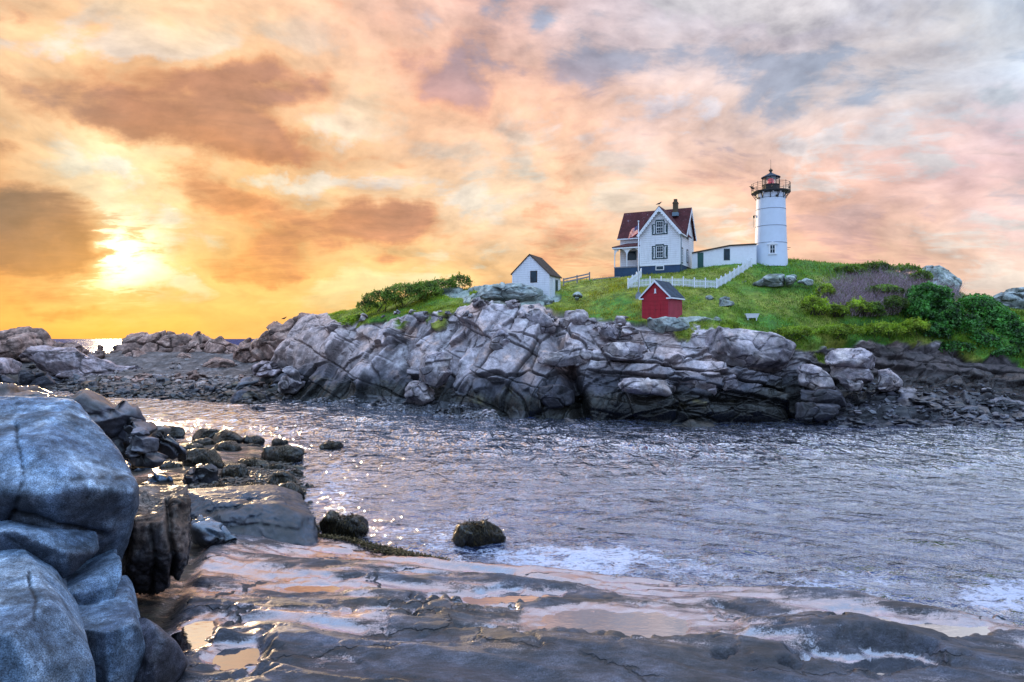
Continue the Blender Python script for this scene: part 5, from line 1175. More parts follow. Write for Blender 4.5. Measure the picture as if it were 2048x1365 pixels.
# porch in the corner on the left
pr = MB(); x0, x1, y0, y1 = -ML-.15, -W1+.0, .35, D0
pr.add([(x0-.35, y0-.4, 2.98), (x1, y0-.4, 2.98), (x1, y1, 3.75), (x0-.35, y1, 2.98), (x0+1.1, y1, 3.75), (x0-.35, y0-.4, 2.86), (x1, y0-.4, 2.86), (x1, y1, 2.86), (x0-.35, y1, 2.86)],
       [(0, 1, 2, 4), (0, 4, 3), (5, 8, 7, 6), (0, 5, 6, 1), (0, 3, 8, 5), (3, 4, 2, 7, 8), (1, 6, 7, 2)])
po = part(pr, 'porch_roof', M['maroon'], H)
pf = MB(); pf.box((x0-.30, y0-.36, 2.64), (x1-.002, y0-.22, 2.85)); pf.box((x0-.30, y0-.22, 2.64), (x0-.16, y1, 2.85)); part(pf, 'fascia', M['whiteplain'], po)
for cx_ in (x0, (x0+x1)/2-.1, x1-.10):
    q_ = MB(); q_.box((cx_-.06, y0-.16, .02), (cx_+.06, y0-.04, 2.64))
    for s_ in (-1, 1):
        pts = [(cx_+s_*.06, 1.55)]+[(cx_+s_*(.06+.78*(1-math.cos(t))), 1.55+1.0*math.sin(t)) for t in [k*math.pi/12 for k in range(1, 7)]]+[(cx_+s_*.06, 2.64)]
        if (cx_ == x0 and s_ < 0) or (cx_ > x1-.2 and s_ > 0): continue
        q_.prism(pts, 1, y0-.13, y0-.07)
    part(q_, 'porch_post', M['whiteplain'], H)
pd = MB(); pd.box((x0-.1, y0-.2, -.16), (x1-.002, y1-.002, .0)); part(pd, 'porch_floor', M['greyrail'], H)
pk = MB(); pk.box((x0-.05, y0-.14, -2.6), (x1-.003, y0-.05, -.17)); pk.box((x0-.05, y0-.05, -2.6), (x0+.05, y1, -.17)); part(pk, 'porch_skirt', M['navy'], H)
dr = MB(); dr.box((-W1-.95, D0-.06, 0), (-W1-.05, D0-.004, 2.3)); part(dr, 'door', M['greendoor'], H)
pw_ = MB(); pw_.box((-ML+.9, D0-.05, 1.2), (-ML+2.4, D0-.004, 2.55)); t_ = part(pw_, 'porch_window', M['teal'], H); pw_ = MB(); pw_.box((-ML+1.02, D0-.07, 1.3), (-ML+2.28, D0-.051, 2.45)); part(pw_, 'pane', M['glass'], t_)
# ------------------------------------------------------------------ covered way between house and tower
wa0 = Vector(P(1384, 533, 100.6)); wa1 = Vector(P(1460, 522, 98.6)); wa2 = Vector(P(1513, 518, 98.2))
ta = [CZ-(y_-HY)/F*d_ for y_, d_ in ((508, 100.6), (493, 98.6), (490, 98.2))]
CW = empty('covered_walkway', tuple(wa1)); tag(CW, 'low white covered passage joining the house to the tower with a green door', 'passage')
def wall_seg(mb, a, b, za, zb, z0, th=2.2, lift=0, out=0):
    d_ = (b-a); d_.z = 0; d_.normalize(); n_ = Vector((d_.y, -d_.x, 0)); 
    if n_.y > 0: n_ = -n_
    o = wa1
    A_, B_ = a-o+n_*out, b-o+n_*out; bk = -n_*th
    vs = [(A_.x, A_.y, z0-o.z), (B_.x, B_.y, z0-o.z), (B_.x, B_.y, zb-o.z), (A_.x, A_.y, za-o.z)]
    vs += [(v[0]+bk.x, v[1]+bk.y, v[2]) for v in vs]
    mb.add(vs, [(0,1,2,3),(7,6,5,4),(0,4,5,1),(1,5,6,2),(2,6,7,3),(3,7,4,0)])
mb = MB(); wall_seg(mb, wa0, wa1, ta[0], ta[1], wa0.z-1.2); part(mb, 'wall', M['whiteplain'], CW)
mb = MB(); wall_seg(mb, wa1+Vector((.003, 0, 0)), wa2, ta[1], ta[2], wa0.z-1.2); part(mb, 'wall', M['whiteplain'], CW)
def rseg(a, b, za, zb):
    mb = MB(); d_ = (b-a); d_.z = 0; d_.normalize(); n_ = Vector((d_.y, -d_.x, 0)); n_ = n_ if n_.y < 0 else -n_
    A_ = a-wa1+n_*.18; B_ = b-wa1+n_*.18; vs = []
    for q_, z_ in ((A_, za), (B_, zb)):
        for bk, up in ((0, 0), (0, .2), (-2.6, .22), (-2.6, .02)): vs.append((q_.x+n_.x*bk, q_.y+n_.y*bk, z_-wa1.z+up+.003))
    mb.add(vs, [(0,1,2,3),(7,6,5,4),(0,4,5,1),(1,5,6,2),(2,6,7,3),(3,7,4,0)]); part(mb, 'roof', M['brownroof'], CW)
rseg(wa0, wa1, ta[0], ta[1]); rseg(wa1, wa2, ta[1], ta[2])
def on_wall(a, b, t0, t1, z0, z1, th, m, name, parent=CW):
    mb = MB(); p0 = a.lerp(b, t0); p1 = a.lerp(b, t1); d_ = (p1-p0); d_.z = 0; d_.normalize(); n_ = Vector((d_.y, -d_.x, 0)); n_ = n_ if n_.y < 0 else -n_
    vs = [(q_.x-wa1.x+n_.x*o_, q_.y-wa1.y+n_.y*o_, z_-wa1.z) for z_ in (z0, z1) for q_, o_ in ((p0, th), (p1, th), (p1, -.02), (p0, -.02))]
    mb.add(vs, [(0,1,5,4),(1,2,6,5),(2,3,7,6),(3,0,4,7),(4,5,6,7),(3,2,1,0)]); return part(mb, name, m, parent)
zz_ = lambda py, d_: CZ-(py-HY)/F*d_
on_wall(wa0, wa1, .15, .305, zz_(537, 100.3), zz_(506, 100.3), .05, M['greendoor'], 'door')
fr_ = on_wall(wa0, wa1, .84, .999, zz_(521, 98.8), zz_(498, 98.8), .05, M['teal'], 'window'); on_wall(wa0, wa1, .865, .975, zz_(519.5, 98.8), zz_(499.5, 98.8), .07, M['glass'], 'pane', fr_)
# ------------------------------------------------------------------ lighthouse
TD = 100.0; tz = zz_(521.5, TD); tx = (1541.5-1024)/F*TD
TW = empty('lighthouse', (tx, TD, tz)); tag(TW, 'white iron lighthouse tower with black gallery and red light at the top', 'lighthouse')
k_ = TD/F; zt = lambda py: (521.5-py)*k_
RB, RT = 31.8*k_, 27.2*k_; topz = zt(389)
rad_at = lambda z_: RB+(RT-RB)*max(0, min(1, z_/topz))**.85
mb = MB(); mb.lathe([(RB+.02, -1.0)]+[(rad_at(topz*i/16), topz*i/16) for i in range(17)], 64); part(mb, 'tower_wall', M['tower'], TW)
for py in (488, 454.5, 420.5, 398.5):
    z_ = zt(py); mb = MB(); mb.lathe([(rad_at(z_)-.02, z_-.05), (rad_at(z_)+.035, z_-.045), (rad_at(z_)+.035, z_+.045), (rad_at(z_)-.02, z_+.05)], 64); part(mb, 'band', M['band'], TW)
mb = MB(); mb.lathe([(0, zt(388)), (2.0, zt(389.5)), (37.3*k_, zt(386.5)), (37.3*k_, zt(384.5)), (0, zt(384))], 48, smooth=False); gal = part(mb, 'gallery', M['black'], TW)
mb = MB()
for i in range(12):
    a = 2*math.pi*i/12+.13; c_, s_ = math.cos(a), math.sin(a); r0 = rad_at(zt(398))
    pr_ = [Vector((c_*r0, s_*r0, zt(400))), Vector((c_*(r0+.25), s_*(r0+.25), zt(394))), Vector((c_*36*k_, s_*36*k_, zt(387.5)))]
    mb.bar(pr_[0], pr_[1], .08); mb.bar(pr_[1], pr_[2], .08); mb.bar(pr_[0]+Vector((0, 0, .1)), pr_[0]+Vector((0, 0, .9)), .07)
part(mb, 'bracket', M['black'], gal)
mb = MB(); RR_ = 36.6*k_
for i in range(16):
    a = 2*math.pi*i/16+.1; mb.tube([(RR_*math.cos(a), RR_*math.sin(a), zt(385)), (RR_*math.cos(a), RR_*math.sin(a), zt(366.5 if i % 2 else 368))], .035, 6)
for py in (369, 372.5, 376.5, 380.5): mb.tube([(RR_*math.cos(2*math.pi*i/48), RR_*math.sin(2*math.pi*i/48), zt(py)) for i in range(49)], .017 if py != 369 else .028, 5)
part(mb, 'railing', M['blackrail'], gal)
RL_ = 16.6*k_; mb = MB(); mb.lathe([(RL_, zt(385)), (RL_, zt(372.5)), (RL_+.08, zt(372)), (RL_+.08, zt(370.5)), (0, zt(370.2))], 10, smooth=False); part(mb, 'lantern_base', M['black'], TW)
mb = MB(); mb.lathe([(RL_-.04, zt(370.3)), (RL_-.04, zt(357))], 10, smooth=False); part(mb, 'lantern_glass', M['lglass'], TW)
mb = MB()
for i in range(10):
    a = 2*math.pi*i/10; mb.tube([(RL_*math.cos(a), RL_*math.sin(a), zt(371)), (RL_*math.cos(a), RL_*math.sin(a), zt(356.5))], .035, 6)
part(mb, 'glazing_bar', M['black'], TW)
mb = MB(); mb.lathe([(0, zt(370)), (.30, zt(370)), (.40, zt(367)), (.44, zt(364)), (.40, zt(360)), (.28, zt(358)), (0, zt(357.6))], 20); part(mb, 'lens', M['lens'], TW)
mb = MB(); mb.lathe([(RL_+.02, zt(356.8)), (RL_+.14, zt(356.2)), (RL_+.12, zt(355)), (RL_*.62, zt(350.8)), (RL_*.28, zt(347.6)), (.16, zt(346)), (.14, zt(344.6)), (.2, zt(344)), (.13, zt(343.3))], 20, smooth=False); lr_ = part(mb, 'lantern_roof', M['slate'], TW)
mb = MB(); mb.lathe([(.1, zt(343.5)), (.25, zt(342.6)), (.30, zt(341.3)), (.25, zt(340)), (.08, zt(339)), (.08, zt(337.5)), (0, zt(337))], 16); part(mb, 'vent_ball', M['brick'], lr_)
mb = MB(); mb.tube([(0, 0, zt(338)), (0, 0, zt(320))], .022, 6); part(mb, 'lightning_rod', M['blackrail'], lr_)
# tower window with pediment, facing the camera
va = math.atan2(-TD, -tx)+.10
def wallpt(a, z_, o_=0): r_ = rad_at(z_)+o_; return Vector((r_*math.cos(a), r_*math.sin(a), z_))
def plate(mb, a, w_, z0, z1, o0, o1):
    c0 = Vector((math.cos(a), math.sin(a), 0)); t_ = Vector((-math.sin(a), math.cos(a), 0)); rb = rad_at((z0+z1)/2)
    vs = [c0*(rb+o)+t_*(s_*w_/2)+Vector((0, 0, z_)) for z_ in (z0, z1) for s_, o in ((-1, o1), (1, o1), (1, o0), (-1, o0))]
    mb.add(vs, [(0,1,5,4),(1,2,6,5),(2,3,7,6),(3,0,4,7),(4,5,6,7),(3,2,1,0)])
mb = MB(); plate(mb, va, .98, zt(511), zt(494), -.1, .07); plate(mb, va, 1.25, zt(513.2), zt(511.5), -.1, .14); plate(mb, va, 1.4, zt(493.7), zt(491.8), -.1, .16)
c0 = Vector((math.cos(va), math.sin(va), 0)); t_ = Vector((-math.sin(va), math.cos(va), 0)); rb = rad_at(2)
vs = [c0*(rb+o)+t_*s_+Vector((0, 0, z_)) for o in (-.1, .15) for s_, z_ in ((-.72, zt(491.8)+.004), (.72, zt(491.8)+.004), (0, zt(487.6)))]; mb.add(vs, [(0,1,2),(5,4,3),(0,3,4,1),(1,4,5,2),(2,5,3,0)])
tw_ = part(mb, 'window', M['whiteplain'], TW)
mb = MB(); plate(mb, va, .58, zt(510), zt(495), .071, .085); part(mb, 'pane', M['glass'], tw_)
mb = MB(); plate(mb, va, .05, zt(510), zt(495), .086, .10); plate(mb, va, .56, zt(503), zt(502.2), .086, .104); part(mb, 'glazing_bar', M['whiteplain'], tw_)
for da, py in ((.30, 397.3), (-.98, 398.5)):
    a = va+da; c = wallpt(a, zt(py)); n_ = Vector((math.cos(a), math.sin(a), 0)); mb = MB(); mb.tube([c-n_*.1, c+n_*.09], .17, 14); part(mb, 'porthole', M['black'], TW)
mb = MB(); a = va-1.50; q0 = wallpt(a, zt(431), .0); n_ = Vector((math.cos(a), math.sin(a), 0)); mb.bar(q0-n_*.1, q0+n_*.42, .08); mb.tube([q0+n_*.35, q0+n_*.35+Vector((0, 0, -1.7))], .018, 5); mb.box(tuple(q0+n_*.3+Vector((-.12, -.1, -.35))), tuple(q0+n_*.3+Vector((.12, .1, .02)))); part(mb, 'pulley_arm', M['black'], TW)
mb = MB(); a = va+1.52; q0 = wallpt(a, zt(497), .0); n_ = Vector((math.cos(a), math.sin(a), 0)); mb.bar(q0-n_*.1, q0+n_*.45, .06); mb.bar(q0-n_*.1+Vector((0, 0, -.25)), q0+n_*.3+Vector((0, 0, -.25)), .05); part(mb, 'wall_fitting', M['blackrail'], TW)
mb = MB()
for da in (-.55, .05, .52): q_ = wallpt(va+da, zt(389.2), .28); mb.lathe([(0, q_.z-.12), (.11, q_.z-.09), (.13, q_.z), (.06, q_.z+.1)], 10, (q_.x, q_.y))
part(mb, 'lamp', M['whiteplain'], gal)
# ------------------------------------------------------------------ white shed
sx, sy, sz = P(1098.5, 583, 92)
WS = empty('white_shed', (sx, sy, sz), -math.radians(22)); tag(WS, 'small white clapboard shed with brown roof standing on the ledges', 'shed')
sw, sd, se, sp_ = 5.35, 4.9, 2.28, 5.0
mb = MB(); mb.prism([(-sw, -2.5), (0, -2.5), (0, se), (-sw/2-.15, sp_), (-sw, se+.3)], 1, 0, sd); part(mb, 'wall', M['white'], WS)
mb = MB(); sl2 = (sp_-se)/(sw/2+.15)
for s_, hf, ez in ((1, sw/2+.15, se), (-1, sw/2-.15, se+.3)):
    k2 = (sp_-ez)/hf; mb.prism([(-sw/2-.15, sp_+.02), (-sw/2-.15+s_*(hf+.22), ez-k2*.22+.02), (-sw/2-.15+s_*(hf+.22), ez-k2*.22+.15), (-sw/2-.15, sp_+.17)], 1, -.14, sd+.14)
part(mb, 'roof', M['brownroof'], WS)
mb = MB(); mb.box((-2.72, -.04, 1.25), (-1.72, -.003, 2.85)); t_ = part(mb, 'window', M['brownroof'], WS, 'dark boarded window')
mb = MB(); mb.box((-2.62, -.055, 1.35), (-1.82, -.041, 2.75)); part(mb, 'pane', M['glass'], t_)
mb = MB(); mb.box((.003, 2.6, -.1), (.05, 3.6, 1.75)); part(mb, 'door', M['teal'], WS); mb = MB(); mb.box((.003, 1.3, -.6), (.04, 2.4, 1.9)); part(mb, 'door_panel', M['whiteplain'], WS)
mb = MB(); mb.box((-.08, -.025, -2), (.03, .1, se-.05)); mb.box((-sw-.03, -.025, -2), (-sw+.08, .1, se+.2)); part(mb, 'corner_board', M['whiteplain'], WS)
# ------------------------------------------------------------------ red shed
rx, ry, rz = P(1337.5, 636, 79)
RS = empty('red_shed', (rx, ry, rz), -math.radians(36)); tag(RS, 'small bright red oil shed with grey roof and white trim at the cliff brow', 'shed')
rw, rd, re_, rp = 3.35, 3.9, 2.62, 4.30
mb = MB(); mb.prism([(-rw, -1.2), (0, -1.2), (0, re_), (-rw/2, rp), (-rw, re_)], 1, 0, rd*.999); part(mb, 'wall', M['red'], RS)
mb = MB(); mb.box((.002, .1, -1.2), (.03, rd-.1, re_-.1)); part(mb, 'side_wall', M['redside'], RS, 'shingled side wall in a lighter red')
mb = MB(); k2 = (rp-re_)/(rw/2); ov = .30
for s_ in (1, -1): mb.prism([(-rw/2, rp+.04), (-rw/2+s_*(rw/2+ov), re_-k2*ov+.04), (-rw/2+s_*(rw/2+ov), re_-k2*ov+.16), (-rw/2, rp+.18)], 1, -.20, rd+.2)
rr_ = part(mb, 'roof', M['slate'], RS)
mb = MB()
for s_ in (1, -1):
    mb.prism([(-rw/2, rp+.16), (-rw/2+s_*(rw/2+ov+.02), re_-k2*ov+.14), (-rw/2+s_*(rw/2+ov+.02), re_-k2*ov-.06), (-rw/2, rp-.12)], 1, -.27, -.203)
    xx = -rw/2+s_*(rw/2+ov); mb.box((min(xx, xx-s_*.52), -.262, re_-k2*ov-.13), (max(xx, xx-s_*.52), .0-.004, re_-k2*ov+.02))
mb.box((.26, -.26, re_-k2*ov-.10), (.345, rd+.22, re_-k2*ov+.06)); part(mb, 'trim', M['whiteplain'], rr_)
mb = MB(); mb.prism([(-rw/2-.10, 2.95), (-rw/2+.10, 2.95), (-rw/2+.10, 3.38), (-rw/2, 3.48), (-rw/2-.10, 3.38)], 1, -.04, -.003); mb.box((-rw/2-.15, -.06, 2.89), (-rw/2+.15, -.003, 2.949)); part(mb, 'vent', M['whiteplain'], RS)
mb = MB(); pts = [(-rw/2-.62, -.2), (-rw/2+.62, -.2), (-rw/2+.62, 1.55)]+[(-rw/2+.62*math.cos(t), 1.55+.52*math.sin(t)) for t in [k*math.pi/8 for k in range(1, 8)]]+[(-rw/2-.62, 1.55)]
mb.prism(pts, 1, -.05, -.003); dr_ = part(mb, 'door', M['red'], RS); mb = MB(); mb.box((-rw/2-.012, -.062, -.2), (-rw/2+.012, -.051, 2.0)); mb.tube([(-rw/2+.12, -.1, .95), (-rw/2+.12, -.05, .95)], .03, 8); part(mb, 'door_seam', M['black'], dr_)
for a, b_ in (((-.06, -.022, -1), (.025, .06, re_-.2)), ((-.02, rd-.1, -1), (.045, rd+.02, re_-.3)), ((-rw-.02, -.02, -1), (-rw+.05, .05, re_-.2))):
    mb = MB(); mb.box(a, b_); part(mb, 'corner_board', M['redside'], RS)
# ------------------------------------------------------------------ picket fence: post, rails and every picket
def picket_run(pts, name, lab, hgt=1.12, gap=.17, post_every=2.45):
    root = empty(name, pts[0][:]); tag(root, lab, 'fence'); o = Vector(pts[0]); segs = []; pk = MB(); rl = MB(); npost = 0
    for a, b_ in zip(pts[:-1], pts[1:]):
        a, b_ = Vector(a)-o, Vector(b_)-o; L_ = (b_-a).length; n = max(1, int(L_/gap)); dxy = Vector((b_.x-a.x, b_.y-a.y, 0)).normalized(); th = math.atan2(dxy.y, dxy.x)
        for i in range(n):
            c = a.lerp(b_, (i+.5)/n); R_ = Matrix.Translation(c) @ Matrix.Rotation(th, 4, 'Z')
            w_ = .045; vs = [R_ @ Vector(v) for v in ((-w_, -.012, .06), (w_, -.012, .06), (w_, -.012, hgt-.08), (0, -.012, hgt), (-w_, -.012, hgt-.08), (-w_, .012, .06), (w_, .012, .06), (w_, .012, hgt-.08), (0, .012, hgt), (-w_, .012, hgt-.08))]
            pk.add(vs, [(0,1,2,3,4),(9,8,7,6,5),(0,5,6,1),(1,6,7,2),(2,7,8,3),(3,8,9,4),(4,9,5,0)])
        off = Vector((-dxy.y, dxy.x, 0))*.045
        for z_ in (.30, .85): rl.bar(a+off+Vector((0, 0, z_)), b_+off+Vector((0, 0, z_)), .05, .09)
        m_ = max(1, round(L_/post_every))
        for i in range(m_+(1 if b_ == Vector(pts[-1])-o else 0)):
            c = a.lerp(b_, i/m_); q_ = MB(); q_.box((c.x-.075, c.y-.075, c.z-.3), (c.x+.075, c.y+.075, c.z+hgt+.10)); q_.add([(c.x-.11, c.y-.11, c.z+hgt+.10), (c.x+.11, c.y-.11, c.z+hgt+.10), (c.x+.11, c.y+.11, c.z+hgt+.10), (c.x-.11, c.y+.11, c.z+hgt+.10), (c.x, c.y, c.z+hgt+.25)], [(3,2,1,0),(0,1,4),(1,2,4),(2,3,4),(3,0,4)])
            part(q_, 'post', M['whiteplain'], root)
    part(pk, 'pickets', M['whiteplain'], root) if False else None
    o_ = pk.build('picket', M['whiteplain'], root); o_['kind'] = 'stuff' if False else ''; del o_['kind']
    part(rl, 'rail', M['whiteplain'], root); return root
def gp(px, d): v = gpt(px, d); return (v.x, v.y, v.z)
def run(px0, d0, px1, d1, n): return [gp(px0+(px1-px0)*i/n, d0+(d1-d0)*i/n) for i in range(n+1)]
picket_run(run(1256, 90.8, 1433, 88.8, 8), 'picket_fence', 'level white picket fence running behind the red shed')
picket_run(run(1433.5, 88.9, 1503, 97.2, 8), 'picket_fence', 'white picket fence climbing the slope to the tower')
picket_run(run(1282, 95.5, 1256, 91.0, 3), 'picket_fence', 'short return of white picket fence beside the porch')
# ------------------------------------------------------------------ flagpole and flag
fp = gpt(1277, 86.5); base = fp.copy()
FP = empty('flagpole', tuple(fp)); tag(FP, 'slender white flagpole on a grey block in front of the house', 'flagpole')
ptop = CZ-(445-HY)/F*86.5-fp.z
mb = MB(); mb.tube([(0, 0, .3), (0, 0, ptop*.5), (0, 0, ptop)], [.085, .07, .045], 12); part(mb, 'pole', M['whiteplain'], FP)
mb = MB(); mb.lathe([(0, ptop), (.09, ptop+.05), (.11, ptop+.13), (.07, ptop+.2), (0, ptop+.22)], 12); part(mb, 'finial', M['whiteplain'], FP)
mb = MB(); mb.add([(-.42,-.42,-.3),(.42,-.42,-.3),(.42,.42,-.3),(-.42,.42,-.3),(-.30,-.30,.42),(.30,-.30,.42),(.30,.30,.42),(-.30,.30,.42)], [(3,2,1,0),(4,5,6,7),(0,1,5,4),(1,2,6,5),(2,3,7,6),(3,0,4,7)]); mb.box((-.2, -.2, .42), (.2, .2, .62)); part(mb, 'base_block', M['concrete'], FP)
m, g, out = mat('flag_cloth'); cA = g.attr('col', 'Color'); b = pbsdf(g, cA, .7, None, .2); t = g.n.new('ShaderNodeBsdfTranslucent'); g.put(t.inputs[0], cA); g.l.new(mixs(g, .45, b.outputs[0], t.outputs[0]), out.inputs[0]); M['flag'] = m
nu, nv = 90, 53; L_, Hh = 1.75, 1.05
U_, V_ = np.meshgrid(np.linspace(0, 1, nu), np.linspace(0, 1, nv), indexing='ij'); u = U_.ravel(); v = V_.ravel()
X_ = -u*L_*(.72-.12*v); Zf = -(1-v)*Hh-u*.55-(u**2)*.25+.10*np.sin(u*9+v*2)*u; Y_ = .16*np.sin(u*8.5+v*3.0)*u**.6+.08*np.sin(u*17-v*4)*u
cols = np.where(((v*13).astype(int) % 2 == 0)[:, None], np.array([.55, .012, .02]), np.array([.78, .78, .78])); can = (u < .42) & (v > 6/13); cols[can] = [.02, .03, .16]
for r_ in range(9):
    for c_ in range(6 if r_ % 2 == 0 else 5):
        su = .42*((c_*2+1+(r_ % 2))/12); sv = 6/13+(7/13)*((r_+1)/10); cols[((u-su)*1.66)**2+(v-sv)**2 < .013**2] = [.8, .8, .8]
fl = grid_mesh('flag', np.stack([X_, Y_, Zf], 1), nu, nv, M['flag'], cols); fl.location = (fp.x-.06, fp.y, fp.z+ptop-.35); tag(fl, 'american flag drooping from the white flagpole', 'flag')
# ------------------------------------------------------------------ grey rail by the white shed
RF = empty('rail_fence', gp(1127, 99)); tag(RF, 'weathered grey rail fence on the skyline right of the white shed', 'fence'); o = Vector(RF.location)
rp_ = []
for i, px in enumerate((1127, 1154, 1179)):
    a = Vector(gp(px, 99.5+i*.8))-o; q_ = MB(); q_.box((a.x-.09, a.y-.09, -.4+a.z), (a.x+.09, a.y+.09, a.z+1.15+.05*i)); part(q_, 'post', M['greyrail'], RF); rp_.append(a)
for hh_ in (.55, .98):
    q_ = MB(); q_.bar(rp_[0]+Vector((0, -.12, hh_)), rp_[1]+Vector((0, -.12, hh_)), .06, .20); q_.bar(rp_[1]+Vector((0.002, -.12, hh_)), rp_[2]+Vector((0, -.12, hh_)), .06, .20); part(q_, 'rail', M['greyrail'], RF)
RF2 = empty('low_rail', gp(1205, 99)); tag(RF2, 'very low grey kerb rail in the grass between rail fence and house', 'rail'); q_ = MB(); a0 = Vector(gp(1186, 100)); a1 = Vector(gp(1240, 98.5)); o = Vector(RF2.location); q_.bar(a0-o+Vector((0, 0, .22)), a1-o+Vector((0, 0, .26)), .10, .12); part(q_, 'rail', M['greyrail'], RF2)
q_ = MB(); 
for t in (0, .33, .66, 1): c = a0.lerp(a1, t)-o; q_.box((c.x-.06, c.y-.06, c.z-.3), (c.x+.06, c.y+.06, c.z+.2))
part(q_, 'support', M['greyrail'], RF2)
# white trough on the lawn
tp = on_hill(1504, 641); TR = empty('garden_cart', tuple(tp), -.2); TR.scale = (.82, .82, .82); tag(TR, 'small white slatted trough on legs standing on the lawn', 'trough')
q_ = MB(); q_.add([(-.75,-.3,.22),(.75,-.3,.28),(.75,.3,.28),(-.75,.3,.28),(-.95,-.42,.80),(.95,-.42,.80),(.95,.42,.80),(-.95,.42,.80)], [(3,2,1,0),(0,1,5,4),(1,2,6,5),(2,3,7,6),(3,0,4,7),(4,5,6,7)]); part(q_, 'tub', M['whiteplain'], TR)
for a, b_ in ((-.6, -.22), (.6, -.22), (-.6, .22), (.6, .22)):
    q_ = MB(); q_.box((a-.06, b_-.06, -.15), (a+.06, b_+.06, .279)); part(q_, 'leg', M['whiteplain'], TR)
q_ = MB(); q_.box((-.98, -.45, .80), (.98, -.39, .88)); q_.box((-.98, .39, .80), (.98, .45, .88)); part(q_, 'rim', M['whiteplain'], TR)
# ------------------------------------------------------------------ birds
def bird(loc, rz, s, lab, fly=0):
    pts = [(-.34, 0, .13), (-.24, 0, .17), (-.05, 0, .22), (.10, 0, .27), (.19, 0, .36), (.25, 0, .42), (.33, 0, .40), (.40, 0, .385)]
    rr = [.012, .05, .10, .095, .055, .052, .025, .006]
    B_ = empty('gull', loc, rz); B_.scale = (s, s, s); tag(B_, lab, 'bird')
    q_ = MB(); q_.tube(pts, rr, 12); part(q_, 'body', M['bird'], B_)
    for s_ in (-1, 1):
        q_ = MB(); q_.add([(.10, s_*.085, .30), (.02, s_*.11, .20), (-.22, s_*.06, .14), (-.42, s_*.02, .13), (-.12, s_*.085, .26)], [(0, 1, 2, 3, 4)]); part(q_, 'wing', M['bird'], B_)
        q_ = MB(); q_.tube([(.0, s_*.035, .16), (.01, s_*.035, 0), (.05, s_*.035, 0)], .008, 5); part(q_, 'leg', M['bird'], B_)
th = -math.radians(27); Rz = Matrix.Rotation(th, 3, 'Z')
rp0 = Vector((hx, hy, hz))+Rz @ Vector((-W1/2, -.42, PK+.22)); bird(tuple(rp0), -.2, 1.15, 'dark gull perched on the front gable peak of the house')
bird((tx-36.6*k_-.1, TD-.2, tz+zt(381.5)), 3.3, 1.3, 'dark bird on the left edge of the tower gallery')
bird((tx+28*k_, TD-24*k_, tz+zt(384)), 1.2, 1.2, 'dark bird standing on the right side of the tower gallery')
bv = P(572, 641, 118); bird((bv[0], bv[1]-1, bv[2]), .3, 1.3, 'small dark bird on the stepped outcrop left of the cliff')
# ------------------------------------------------------------------ plants
M['leaf_bush'] = leafmat('bush_leaves', (.09, .19, .022, 1), (.25, .36, .05, 1))
M['leaf_ivy'] = leafmat('ivy_leaves', (.035, .15, .03, 1), (.13, .40, .06, 1), .3, .42)
M['leaf_yel'] = leafmat('yellow_green_leaves', (.26, .42, .025, 1), (.5, .62, .06, 1))
M['grass'] = leafmat('grass_blades', (.17, .34, .025, 1), (.46, .46, .06, 1), .45)
M['twig'] = simple('bare_twigs', (.235, .165, .185), .9, .4, 9)
M['bark'] = simple('bark', (.06, .045, .035), .9, .3, 9)
def leafcloud(name, pts, nrm, size, m, cols, parent=None, aspect=.62, spread=.8, seed=0):
    rs = np.random.default_rng(seed); n = len(pts)
    nn = nrm+rs.normal(size=(n, 3))*spread; nn /= np.linalg.norm(nn, axis=1, keepdims=True)+1e-9
    a = np.cross(nn, rs.normal(size=(n, 3))); a /= np.linalg.norm(a, axis=1, keepdims=True)+1e-9; b = np.cross(nn, a)
    s = size*rs.uniform(.6, 1.35, (n, 1)); a = a*s; b = b*s*aspect
    V_ = np.stack([pts-a, pts-b*.9+a*.1, pts+a, pts+b*.9+a*.1], 1)+(nn*s*.12)[:, None]*np.array([0, 1, 0, 1])[None, :, None]
    i = np.arange(n)*4
    return np_mesh(name, V_.reshape(-1, 3), np.stack([i, i+1, i+2, i+3], 1), m, np.repeat(cols, 4, 0), None, parent)
